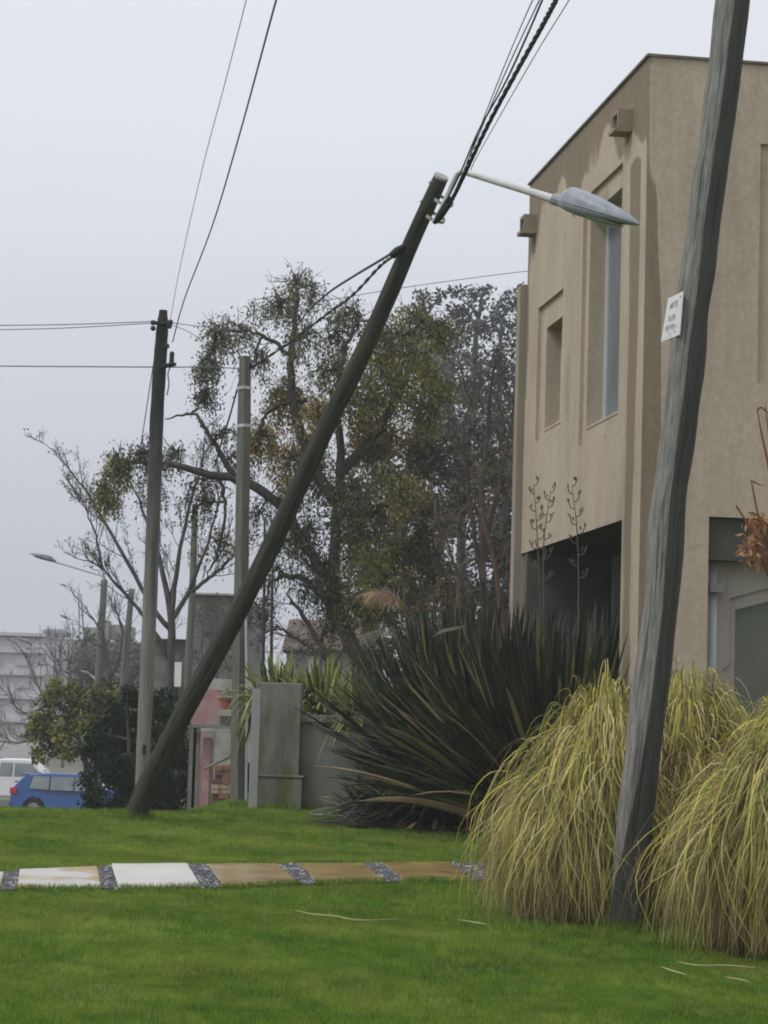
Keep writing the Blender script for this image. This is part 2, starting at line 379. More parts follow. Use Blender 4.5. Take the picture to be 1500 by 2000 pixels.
# ============================================================ WOOD / POLES
def wood(name, c1, c2, c3, m3=(.5, .6), s3=1.2):
    return mat(name, c1, c2, scale=6, rough=.8, bump=.9, bscale=14, stretch=(2.2, .22, 1), coord='UV', c3=c3, s3=s3, m3=m3, detail=7)
W_lean = wood('wood_mossy_dark', (.010, .011, .009), (.085, .082, .07), (.06, .068, .03), (.52, .68), 2.0)
W_grey = wood('wood_weathered_grey', (.20, .205, .215), (.31, .31, .315), (.11, .11, .115), (.56, .66), 1.8)
W_left = wood('wood_dark_top', (.085, .085, .08), (.19, .185, .17), (.05, .05, .045), (.5, .62), 1.0)
W_conc = mat('pole_concrete', (.09, .087, .076), (.17, .163, .145), scale=5, rough=.9, bump=.3, stretch=(2, .3, 1), coord='UV', c3=(.12, .115, .10), s3=1.4, m3=(.55, .75))
black = mat('black_rubber', (.012, .012, .016), (.02, .02, .024), scale=20, rough=.6)
cable_g = mat('cable_grey', (.10, .10, .115), (.15, .15, .16), scale=20, rough=.6)
galv = mat('galvanised_steel', (.42, .43, .44), (.55, .56, .57), scale=8, rough=.45, metal=.3, bump=.05)
# --- near right pole
pts = PS([(1225, 1835), (1231, 1740), (1240, 1620), (1262, 1420), (1290, 1190), (1303, 1000), (1330, 800), (1345, 650), (1366, 500), (1385, 350), (1406, 200), (1428, 20), (1452, -200), (1480, -420)], 18)
base = pts[0].copy()
pp = smooth_path(pts, 70); rr = interp_r([.135, .136, .14, .144, .14, .143, .138, .134, .136, .135, .134, .13, .128, .125], 70) * (1 + .035 * np.sin(np.arange(70) * 1.1) * rng.uniform(.2, 1, 70))
pole = thing('utility_pole', 'thick weathered grey pole rising through the drooping grass at the right', 'utility pole', pts[0])
shape = np.array([1.0, 1.02, 1.05, .97, .93, .97, 1.06, 1.03, .97, .93, .96, 1.07, 1.0, .94, .96, 1.0])
mb = MB(); mb.tube(pp, rr, 32, shape=np.interp(np.arange(32) / 2, np.arange(17), np.append(shape, shape[0])), twist=.02)
Vq = mb.V[0]; rg = np.random.default_rng(5); k_ = np.repeat(np.arange(70), 32); j_ = np.tile(np.arange(32), 70)
def vn(fu, fv, sd_):
    g_ = np.random.default_rng(sd_).normal(0, 1, (fv + 2, fu)); v = k_ / 69 * fv; u_ = j_ / 32 * fu; i0 = v.astype(int); f0 = v - i0; a0_ = u_.astype(int) % fu; fa_ = u_ - u_.astype(int)
    f0 = f0 * f0 * (3 - 2 * f0); return (g_[i0, a0_] * (1 - fa_) + g_[i0, (a0_ + 1) % fu] * fa_) * (1 - f0) + (g_[i0 + 1, a0_] * (1 - fa_) + g_[i0 + 1, (a0_ + 1) % fu] * fa_) * f0
dsp = vn(4, 14, 1) * .007 + vn(8, 30, 2) * .0045 + vn(16, 12, 3) * .004
cc_ = np.repeat(pp, 32, 0); dr_ = Vq[:70 * 32] - cc_; dr_ /= np.linalg.norm(dr_, axis=1)[:, None]; Vq[:70 * 32] += dr_ * dsp[:, None]
# right-hand side darkened by painted shade plus a stain; damp, earthy foot
m = bpy.data.materials.new('wood_grey_stain_shade'); m.use_nodes = True; t = m.node_tree; nn = t.nodes; l = t.links; b = nn['Principled BSDF']
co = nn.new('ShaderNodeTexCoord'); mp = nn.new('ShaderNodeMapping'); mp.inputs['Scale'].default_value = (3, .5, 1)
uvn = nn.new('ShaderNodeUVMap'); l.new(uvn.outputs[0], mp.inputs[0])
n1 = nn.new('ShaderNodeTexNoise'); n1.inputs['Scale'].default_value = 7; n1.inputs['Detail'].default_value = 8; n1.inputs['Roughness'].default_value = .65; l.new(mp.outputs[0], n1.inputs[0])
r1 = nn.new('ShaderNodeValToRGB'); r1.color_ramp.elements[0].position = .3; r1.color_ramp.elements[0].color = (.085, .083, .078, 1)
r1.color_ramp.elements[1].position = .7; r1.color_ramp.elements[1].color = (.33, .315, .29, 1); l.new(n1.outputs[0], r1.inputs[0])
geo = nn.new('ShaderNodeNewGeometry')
at = nn.new('ShaderNodeAttribute'); at.attribute_name = 'wet_shade'
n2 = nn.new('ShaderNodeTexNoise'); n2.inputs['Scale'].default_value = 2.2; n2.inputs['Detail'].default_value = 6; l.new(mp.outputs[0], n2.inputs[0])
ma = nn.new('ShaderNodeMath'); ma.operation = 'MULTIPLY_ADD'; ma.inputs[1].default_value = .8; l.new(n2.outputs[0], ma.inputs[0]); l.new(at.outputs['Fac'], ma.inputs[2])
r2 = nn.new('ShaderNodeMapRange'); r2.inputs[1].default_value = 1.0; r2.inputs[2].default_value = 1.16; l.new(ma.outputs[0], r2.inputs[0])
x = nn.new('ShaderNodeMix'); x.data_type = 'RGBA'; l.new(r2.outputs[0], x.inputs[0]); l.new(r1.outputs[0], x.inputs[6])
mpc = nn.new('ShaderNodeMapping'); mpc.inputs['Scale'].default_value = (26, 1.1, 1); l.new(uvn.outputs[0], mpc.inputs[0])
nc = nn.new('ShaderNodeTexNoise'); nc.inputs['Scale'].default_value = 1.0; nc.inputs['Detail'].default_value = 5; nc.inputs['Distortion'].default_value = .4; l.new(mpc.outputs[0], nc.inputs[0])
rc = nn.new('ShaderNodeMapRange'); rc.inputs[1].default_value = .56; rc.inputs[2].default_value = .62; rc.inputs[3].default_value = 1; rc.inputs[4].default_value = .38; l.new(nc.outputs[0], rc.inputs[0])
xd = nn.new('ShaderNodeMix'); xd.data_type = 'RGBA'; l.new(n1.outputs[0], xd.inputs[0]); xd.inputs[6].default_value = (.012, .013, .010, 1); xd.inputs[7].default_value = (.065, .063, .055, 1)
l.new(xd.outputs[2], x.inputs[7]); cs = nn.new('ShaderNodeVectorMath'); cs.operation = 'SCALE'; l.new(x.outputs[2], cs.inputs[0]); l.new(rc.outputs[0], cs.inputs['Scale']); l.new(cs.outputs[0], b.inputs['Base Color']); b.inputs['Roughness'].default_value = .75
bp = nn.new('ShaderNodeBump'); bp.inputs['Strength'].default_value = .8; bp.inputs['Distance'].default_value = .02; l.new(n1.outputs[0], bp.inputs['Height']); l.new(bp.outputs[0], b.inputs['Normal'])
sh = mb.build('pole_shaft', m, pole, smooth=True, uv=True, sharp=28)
me = sh.data; at_ = me.attributes.new('wet_shade', 'FLOAT', 'POINT')
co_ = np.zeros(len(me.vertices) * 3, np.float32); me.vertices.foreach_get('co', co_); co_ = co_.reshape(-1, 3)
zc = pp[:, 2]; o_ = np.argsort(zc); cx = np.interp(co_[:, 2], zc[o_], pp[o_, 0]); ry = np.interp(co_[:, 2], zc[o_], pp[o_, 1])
wet_shade = 2.2 * ((co_[:, 0] - cx) / .135 + .04) + .62; wet_shade = wet_shade + np.interp(co_[:, 2], [.1, .5, 1.0, 1.7], [2.7, 2.1, .9, 0]); at_.data.foreach_set('value', np.clip(wet_shade, -3, 4).astype(np.float32))
# sign nailed to its left side
sg = [P(1305, 583, 18.15), P(1334, 569, 17.83), P(1327, 654, 17.83), P(1291, 668, 18.15)]
sgn = mat('sign_white', (.62, .61, .63), (.70, .70, .71), scale=6, rough=.5)
ux = sg[1] - sg[0]; uz = sg[0] - sg[3]; nrm = np.cross(ux, uz); nrm /= np.linalg.norm(nrm)
if nrm[1] > 0: nrm = -nrm
mb = MB(); V = [p for p in (sg[3], sg[2], sg[1], sg[0])]; V += [p - nrm * .006 for p in V]
mb.add(V, [(0, 1, 2, 3), (7, 6, 5, 4), (0, 4, 5, 1), (1, 5, 6, 2), (2, 6, 7, 3), (3, 7, 4, 0)])
sign = mb.build('sign', sgn, pole); sign['label'] = 'small white rectangular sign with dark lettering nailed to the pole'
ink = mat('ink', (.10, .09, .12), (.16, .14, .18), scale=10, rough=.7)
def text_mesh(txt, size, org, xd, zd, off, parent, name='lettering', mt=None):
    cu = bpy.data.curves.new('t', 'FONT'); cu.body = txt; cu.size = size; cu.align_x = 'CENTER'
    to = bpy.data.objects.new('t', cu); me = bpy.data.meshes.new_from_object(to); bpy.data.objects.remove(to)
    n = len(me.vertices); c = np.zeros(n * 3, np.float32); me.vertices.foreach_get('co', c); c = c.reshape(-1, 3)
    w3 = org + c[:, :1] * xd + c[:, 1:2] * zd + off; me.vertices.foreach_set('co', w3.astype(np.float32).ravel())
    me.materials.clear(); me.materials.append(mt or ink); me.update(); me.name = name
    return link_obj(name, me, parent)
ctr = lambda f: sg[3] + ux * .5 + uz * f
xd_ = ux / np.linalg.norm(ux); zd_ = uz / np.linalg.norm(uz)
for f, s_, tx in [(.70, .075, 'ARTE'), (.42, .062, 'FLOR'), (.22, .058, 'EN VDA'), (.09, .03, 'TEL')]:
    text_mesh(tx, s_, ctr(f), xd_, zd_, nrm * .002, sign)
for f in (.1, .9):
    mb = MB(); p = sg[3] + ux * .9 + uz * f; mb.tube([p, p + nrm * .006], .006, 8); mb.build('nail', mat('nail', (.08, .07, .06)), sign)
# --- leaning pole with street lamp
LD = lambda y: 30 - 4.0 * (1598 - y) / 1258
lp = [(257, 1604), (284, 1540), (319, 1470), (370, 1370), (428, 1265), (480, 1165), (532, 1062), (588, 940), (640, 828), (700, 708), (757, 582), (803, 475), (862, 345)]
pts = np.array([P(x, y, LD(y)) for x, y in lp]); pts[0][2] -= .1
lean = thing('leaning_utility_pole', 'dark mossy wooden pole leaning far over to the right with a street lamp on top', 'leaning pole', pts[0])
rr = interp_r([.145, .134, .128, .128, .124, .122, .119, .116, .112, .107, .102, .097, .086], 60) * (1 + .02 * np.sin(np.arange(60) * .9))
mb = MB(); pth = smooth_path(pts, 60); mb.tube(pth, rr, 18, shape=1 + .025 * np.sin(np.arange(18) * 2.1)); mb.build('pole_shaft', W_lean, lean, smooth=True, uv=True, sharp=50)
cpp = pth[-1] + (pth[-1] - pth[-2]) * .002
ax = (pth[-1] - pth[-2]); ax /= np.linalg.norm(ax)
mb = MB(); mb.tube([pth[-1] - ax * .02, pth[-1] + ax * .012], .089, 18); mb.build('pole_top', mat('cut_wood', (.30, .30, .29), (.42, .41, .39), scale=12, rough=.9), lean)
for (x, y) in [(848, 360), (831, 397)]:
    mb = MB(); a = P(x, y, LD(y)); bq = P(x - 9, y - 4, LD(y)); mb.tube([a, bq], .010, 8); mb.tube([bq, bq + (bq - a) * .12], .02, 8); mb.build('bolt', galv, lean)
ARM = smooth_path([P(847, 436, 25.95), P(862, 408, 25.9), P(880, 368, 25.85), P(890, 347, 25.8), P(897, 338, 25.75), P(910, 337, 25.6), P(960, 352, 25.2), P(1040, 376, 24.7), P(1102, 396, 24.3)], 40)
mb = MB(); mb.tube(ARM, interp_r([.03, .03, .03, .032, .032, .034, .038, .044, .05], 40), 12)
mb.build('lamp_arm', mat('lamp_arm_paint', (.48, .49, .48), (.58, .58, .57), scale=4, rough=.4), lean, smooth=True)
mb = MB()
for (x, y) in [(853, 424), (869, 392)]:
    c = P(x - 4, y, LD(y) - .02); tdir = pth[-1] - pth[-4]; tdir /= np.linalg.norm(tdir)
    mb.tube([c - tdir * .02, c + tdir * .02], .13, 16, caps=False)
mb.build('clamp', galv, lean)
def lamp_head(A, B, width, parent, body_m, lens_m, hscale=1.0):
    ax = B - A; L = np.linalg.norm(ax); ax /= L; up = np.array([0, 0, 1.0]); sd_ = np.cross(ax, up); sd_ /= np.linalg.norm(sd_); up = np.cross(sd_, ax)
    S = [(0, .26, .28, .25), (.03, .50, .55, .30), (.13, .85, .88, .42), (.3, 1.0, .84, .48), (.5, 1.0, .72, .42), (.7, .88, .52, .30), (.86, .60, .32, .18), (.96, .28, .14, .09), (1.0, .05, .03, .03)]
    mb = MB(); rows = []
    for s_, w_, t_, b_ in S:
        ring = []
        for k in range(16):
            th = k / 16 * 2 * math.pi; c_, s2 = math.cos(th), math.sin(th)
            ww = w_ * width / 2 * (abs(c_) ** .55) * (1 if c_ >= 0 else -1)
            hh = (t_ if s2 > 0 else b_) * width * .42 * hscale * (abs(s2) ** 1.0) * (1 if s2 >= 0 else -1)
            ring.append(A + ax * s_ * L + sd_ * ww + up * hh)
        rows.append(ring)
    V = np.array(rows).reshape(-1, 3); n = len(S)
    q = [(i * 16 + k, i * 16 + (k + 1) % 16, (i + 1) * 16 + (k + 1) % 16, (i + 1) * 16 + k) for i in range(n - 1) for k in range(16)]
    mb.add(V, q); V2 = [A, B]; mb.add([A] + list(V[:16]), tris=[(0, 1 + (k + 1) % 16, 1 + k) for k in range(16)])
    hd = mb.build('lamp_head', body_m, parent, smooth=True, sharp=55)
    # lens bowl underneath
    mb = MB(); rows = []
    for s_, k_ in [(.28, 0.05), (.33, .6), (.42, .9), (.55, 1.0), (.7, .8), (.8, .4), (.84, .05)]:
        ring = []
        for k in range(12):
            th = math.pi + k / 11 * math.pi
            ring.append(A + ax * s_ * L + sd_ * (math.cos(th) * width * .36 * k_) + up * (-.12 * width * hscale + math.sin(th) * width * .11 * k_ * hscale))
        rows.append(ring)
    V = np.array(rows).reshape(-1, 3); q = [(i * 12 + k, i * 12 + k + 1, (i + 1) * 12 + k + 1, (i + 1) * 12 + k) for i in range(6) for k in range(11)]
    mb.add(V, q); mb.build('lens', lens_m, hd, smooth=True)
    mb = MB(); mb.tube([A - ax * .10, A + ax * .10], width * .16, 12); mb.build('collar', body_m, hd)
    # seam strip round the side
    mb = MB()
    for sg_ in (-1, 1):
        mb.tube([A + ax * s_ * L + sd_ * (w_ * width / 2 * 1.01 * sg_) for s_, w_, _, _ in S[1:-1]], .006, 6)
    mb.build('seam', lens_m, hd)
    return hd
lm1 = mat('lamp_grey_paint', (.22, .245, .275), (.32, .345, .38), scale=7, rough=.4, c3=(.46, .46, .42), s3=6, m3=(.6, .7))
lens1 = mat('lens_smoke', (.22, .25, .29), (.30, .33, .38), scale=5, rough=.15, spec=.6)
lamp_head(P(1096, 393, 24.35), P(1248, 438, 23.75), .40, lean, lm1, lens1, 1.25)
# cable hardware at the pole top
mb = MB(); mb.tube(smooth_path([P(848, 436, 25.9), P(857, 425, 25.85), P(873, 400, 25.8), P(880, 385, 25.75)], 12), interp_r([.02, .045, .05, .025], 12), 8, mi=0)
mb.build('cable_grip', black, lean, smooth=True); mb = MB(); mb.tube(smooth_path([P(800, 472, 26.4), P(788, 482, 26.4), P(776, 490, 26.4), P(765, 500, 26.4)], 10), interp_r([.03, .035, .05, .045], 10), 8)
mb.build('cable_grip', black, lean, smooth=True)
# ---- cables
def helix(path, r, rw, strands=2, turns=30, sides=6):
    mb = MB(); p = smooth_path(path, 150); tg = np.gradient(p, axis=0); tg /= np.linalg.norm(tg, axis=1)[:, None]
    a = np.cross(tg, [0, 1, 0.2]); a /= np.linalg.norm(a, axis=1)[:, None]; b_ = np.cross(tg, a); s_ = np.linspace(0, 1, 150)
    for k in range(strands):
        ph = s_ * turns * 2 * math.pi + k * 2 * math.pi / strands
        mb.tube(p + a * (np.cos(ph) * r)[:, None] + b_ * (np.sin(ph) * r)[:, None], rw, sides)
    return mb
def cable(path, r, label, m=None, n=40, group='overhead wires'):
    mb = MB(); mb.tube(smooth_path(path, n), r, 6); o = mb.build('overhead_cable', m or cable_g, smooth=True); return tag(o, label, 'cable', group)
mb = helix([P(850, 432, 25.9), P(878, 398, 25.7), P(905, 345, 25.4), P(950, 250, 24), P(1010, 138, 22), P(1062, 45, 20), P(1100, -30, 18), P(1180, -200, 15)], .013, .013, 3, 16)
tag(mb.build('overhead_cable', black, smooth=True), 'thick black twisted cable running from the leaning pole top to the upper edge', 'cable', 'overhead wires')
cable([P(871, 395, 25.7), P(899, 338, 25.5), P(935, 255, 24), P(985, 165, 22), P(1030, 68, 20), P(1068, -20, 18), P(1150, -200, 15)], .010, 'black wire just left of the thick twisted cable', black)
for a, b_, lab in [(1038, .0055, 'thin grey wire, leftmost of the bundle above the leaning pole'), (1052, .0065, 'thin grey wire between the two other thin wires of the bundle'), (1112, .005, 'thin grey wire just right of the thick twisted cable')]:
    mid = (980, 150) if a < 1100 else (1045, 108)
    st = (905, 335) if a < 1100 else (935, 300)
    cable([P(st[0] - 20, st[1] + 45, 25.6), P(st[0], st[1], 25.4), P(mid[0] + (a - 1045) * .5 * (a < 1100), mid[1], 22), P(a + 14, -25, 19), P(a + 110, -210, 16)], b_, lab)
mb = helix([P(790, 478, 26.5), P(770, 498, 26.9), P(742, 520, 28), P(690, 575, 31), P(640, 612, 33), P(570, 665, 36), P(498, 714, 38), P(478, 722, 38.2)], .011, .012, 2, 14)
tag(mb.build('overhead_cable', black, smooth=True), 'dark twisted cable sagging left from the leaning pole to the concrete pole', 'cable', 'overhead wires')
cable([P(790, 478, 26.5), P(773, 490, 26.9), P(735, 513, 28.5), P(690, 540, 30.5), P(640, 573, 34), P(600, 610, 42), P(570, 650, 47)], .016, 'upper black cable branching from the knot beside the leaning pole towards the tree', black)
cable([P(472, 730, 38.1), P(462, 765, 38.5), P(448, 815, 40), P(430, 872, 43), P(420, 910, 46)], .017, 'black cable dropping steeply from the concrete pole behind the leaning pole', black)
cable([P(337, 668, 39.9), P(360, 585, 36), P(415, 440, 31), P(470, 255, 26), P(545, -20, 20), P(600, -200, 17)], .010, 'long dark wire rising right from the left pole to the upper edge')
cable([P(330, 640, 39.9), P(352, 520, 34), P(395, 330, 28), P(440, 160, 24), P(486, -20, 20), P(530, -200, 17)], .0045, 'faint thin wire rising steeply from the left pole to the upper edge')
cable([P(-400, 640, 44), P(-60, 636, 41.5), P(120, 634, 40.8), P(300, 628, 40)], .009, 'upper thin wire running level into the left pole from the left edge')
cable([P(-400, 662, 44), P(-60, 646, 41.5), P(120, 641, 40.8), P(300, 631, 40)], .008, 'second thin wire running level into the left pole just below the upper one')
cable([P(-400, 712, 44), P(0, 715, 41), P(315, 717, 40), P(400, 717, 41), P(520, 722, 44)], .011, 'lowest level wire crossing behind the left pole into the tree')
cable([P(330, 630, 40), P(400, 639, 43), P(460, 650, 46)], .008, 'short wire running right from the left pole top into the tree')
cable([P(330, 632, 40), P(380, 655, 42), P(430, 700, 45)], .006, 'short sagging wire running right from the left pole top into the tree')
cable([P(303, 690, 40), P(292, 760, 41), P(278, 850, 43), P(268, 905, 45)], .009, 'thin slack wire hanging down along the left side of the left pole')
cable([P(560, 600, 60), P(800, 560, 60), P(1025, 530, 60), P(1300, 500, 60)], .010, 'very faint wire crossing the sky above the far trees')
# --- upright left pole
pl = thing('utility_pole', 'tall dark topped pole standing left of the leaning pole, level wires at its top', 'utility pole', P(277, 1620, 40))
pts = smooth_path([P(276, 1640, 40), P(279, 1500, 40), P(284, 1380, 40), P(292, 1200, 40), P(300, 1000, 40), P(306, 820, 40), P(313, 700, 40), P(317, 640, 40), P(319, 606, 40)], 50)
mb = MB(); mb.tube(pts, interp_r([.125, .125, .125, .125, .122, .12, .115, .105, .07], 50) * (1 + .03 * np.sin(np.arange(50) * 1.7)), 12)
mb.build('pole_shaft', mat('pole_left', (.14, .14, .125), (.24, .235, .21), scale=6, rough=.9, bump=.5, stretch=(2, .2, 1), coord='UV', c3=(.06, .06, .055), s3=.8, m3=(.52, .66)), pl, smooth=True, uv=True)
m_ = MATS['pole_left']; t = m_.node_tree; nn = t.nodes; l = t.links; b = nn['Principled BSDF']; src = b.inputs['Base Color'].links[0].from_socket
uvn = nn.new('ShaderNodeUVMap'); sp_ = nn.new('ShaderNodeSeparateXYZ'); l.new(uvn.outputs[0], sp_.inputs[0]); nz_ = nn.new('ShaderNodeTexNoise'); nz_.inputs['Scale'].default_value = 1.3; nz_.inputs['Detail'].default_value = 6
l.new(uvn.outputs[0], nz_.inputs[0]); ma_ = nn.new('ShaderNodeMath'); ma_.operation = 'MULTIPLY_ADD'; ma_.inputs[1].default_value = 3.0; l.new(nz_.outputs[0], ma_.inputs[0]); l.new(sp_.outputs[1], ma_.inputs[2])
mr_ = nn.new('ShaderNodeMapRange'); mr_.inputs[1].default_value = 5.2; mr_.inputs[2].default_value = 9.0; l.new(ma_.outputs[0], mr_.inputs[0]); xm = nn.new('ShaderNodeMix'); xm.data_type = 'RGBA'; l.new(mr_.outputs[0], xm.inputs[0]); l.new(src, xm.inputs[6]); xm.inputs[7].default_value = (.028, .028, .024, 1); l.new(xm.outputs[2], b.inputs['Base Color'])
mb = MB(); mb.tube([P(297, 630, 39.9), P(336, 634, 39.9)], .035, 8); mb.build('crossarm', black, pl)
for x, y in [(299, 630), (299, 641), (333, 629), (331, 637), (326, 676)]:
    mb = MB(); mb.tube([P(x, y + 5, 39.8), P(x, y + 2, 39.8), P(x, y - 4, 39.8)], [.02, .05, .035], 10); mb.build('insulator', black, pl)
fb = MB(); fb.tube([P(334, 712, 39.8), P(335, 708, 39.8), P(336, 690, 39.8), P(337, 687, 39.8)], [.05, .042, .042, .03], 12); fb = fb.build('fuse_box', black, pl)
mb = MB(); mb.tube([P(314, 718, 39.9), P(325, 714, 39.8), P(344, 711, 39.8)], [.03, .045, .03], 8); mb.build('bracket', black, fb)
mb = MB(); mb.tube(smooth_path([P(332, 718, 39.8), P(328, 730, 39.8), P(330, 750, 39.8), P(326, 772, 39.8)], 14), .012, 6); mb.build('drop_wire', cable_g, pl)
mb = MB(); mb.tube([P(282, 1455, 39.86), P(281, 1472, 39.86)], .03, 8); mb.build('number_plate', black, pl)
# --- concrete-ish pole in the middle
pc = thing('utility_pole', 'grey concrete pole between the leaning pole and the stone pillar', 'utility pole', P(466, 1600, 37))
pts = smooth_path([P(465, 1600, 37), P(467, 1400, 37), P(472, 1100, 37), P(476, 850, 37), P(479, 696, 37)], 40)
mb = MB(); mb.tube(pts, interp_r([.115, .112, .10, .098, .082], 40), 4, shape=[1.15] * 4); mb.build('pole_shaft', W_conc, pc, uv=True)
for yy in (758, 832): mb = MB(); mb.tube([P(477, yy + 3, 37), P(477, yy - 3, 37)], .125, 4, caps=False); mb.build('metal_band', galv, pc)
mb = MB(); mb.tube(smooth_path([P(492, 712, 37), P(484, 722, 37), P(478, 724, 37)], 8), .035, 8); mb.build('cable_grip', black, pc)
mb = MB(); mb.tube(smooth_path([P(480, 1600, 36.85), P(482, 1400, 36.85), P(480, 1200, 36.85)], 12), .02, 6); mb.build('conduit', galv, pc)
def simple_pole(pth, d, r, m, label, name='utility_pole', cat='utility pole', sides=10):
    pts = smooth_path([P(x, y, d) for x, y in pth], 16)
    t_ = thing(name, label, cat, pts[0]); mb = MB(); mb.tube(pts, interp_r(r, 16), sides); mb.build('pole_shaft', m, t_, smooth=True, uv=True); return t_
simple_pole([(362, 1500), (368, 1300), (376, 1150), (381, 985)], 60, [.10, .10, .09, .08], W_conc, 'slim grey pole half hidden behind the tree, between the left pole and the concrete pole')
simple_pole([(232, 1480), (240, 1345), (250, 1230), (258, 1150)], 72, [.11, .11, .10, .085], W_left, 'dark thin pole just left of the dark topped pole')
lampm = mat('lamp_far', (.16, .17, .18), (.22, .23, .24), scale=6, rough=.5)
def lamp_pole(pth, d, r, m, arm, hd, label, wid=.3):
    t_ = simple_pole(pth, d, r, m, label, 'street_lamp', 'street lamp')
    mb = MB(); mb.tube(smooth_path([P(x, y, d) for x, y in arm], 14), .035, 6); mb.build('lamp_arm', galv, t_)
    lamp_head(P(hd[0], hd[1], d), P(hd[2], hd[3], d), wid, t_, lampm, lens1)
    return t_
lamp_pole([(180, 1520), (187, 1390), (196, 1260), (204, 1132)], 85, [.14, .14, .13, .12], W_conc, [(206, 1140), (200, 1126), (190, 1122), (150, 1110), (103, 1096)], (104, 1095, 58, 1081), 'grey street lamp with a long arm reaching left above the olive bush', .38)
lamp_pole([(122, 1500), (121, 1400), (120, 1300), (118, 1240)], 120, [.09, .09, .08, .07], lampm, [(119, 1300), (115, 1286), (90, 1268), (58, 1258)], (59, 1257, 32, 1244), 'small street lamp with drooping head in front of the pale building', .36)
lamp_pole([(178, 1480), (172, 1380), (165, 1260), (158, 1160)], 150, [.07, .07, .06, .05], lampm, [(160, 1225), (150, 1215), (140, 1210), (130, 1208)], (131, 1208, 116, 1200), 'faint far street lamp head left of the paired thin poles', .34)
lamp_pole([(160, 1480), (157, 1350), (155, 1260), (154, 1150)], 175, [.06, .06, .06, .05], lampm, [(154, 1165), (148, 1155), (140, 1150), (128, 1145)], (129, 1145, 115, 1140), 'faintest street lamp, highest of the far lamp heads', .3)
pale = mat('pale_pipe', (.55, .55, .54), (.65, .65, .63), scale=5, rough=.6)
t_ = lamp_pole([(196, 1470), (192, 1400), (188, 1340), (184, 1322)], 100, [.05, .05, .05, .04], pale, [(184, 1324), (180, 1321), (175, 1318)], (175, 1317, 156, 1309), 'small pale lamp just above the olive bush', .22)
for (pth, lab) in [([(512, 1520), (514, 1300), (516, 1150), (517, 1012)], 'thin dark post behind the stone pillar, left one of two'), ([(529, 1520), (530, 1300), (531, 1200), (533, 1100)], 'thin dark post behind the stone pillar, right one of two')]:
    simple_pole(pth, 39, [.028, .028, .025, .02], mat('dark_steel', (.03, .03, .035), (.05, .05, .055), scale=6, rough=.6), lab, 'thin_post', 'post', 8)
# ============================================================ HOUSE (right)
dirL = np.array([-.1476, 1, 0]); dirL /= np.linalg.norm(dirL); dirF = np.array([dirL[1], -dirL[0], 0])
Np = P(1268, 110, 27); ZT = Np[2]; Nxy = np.array([Np[0], Np[1], 0])
Np2 = P(1250, 1015, 27.05); Nxy = np.array([(Np[0] * .4 + Np2[0] * .6), 27.0, 0])
def H(u, v, z): return Nxy + dirF * u + dirL * v + np.array([0, 0, z])
def HL(px, py, dep=0.0):                     # pixel on the left wall -> (v, z)
    p = plane_hit(px, py, Nxy + dirF * dep, dirF); return np.dot(p - Nxy, dirL), p[2]
def HF(px, py, dep=0.0):
    p = plane_hit(px, py, Nxy + dirL * dep, dirL); return np.dot(p - Nxy, dirF), p[2]
VB = HL(1035, 365)[0]; ZS = HL(1215, 1015)[1]; VP_ = HL(1215, 1015)[0]; UP_ = HF(1385, 1005)[0]; UE = 6.5
print('house', VB, ZT, ZS, VP_, UP_, HL(1035, 365), HF(1385, 1005))
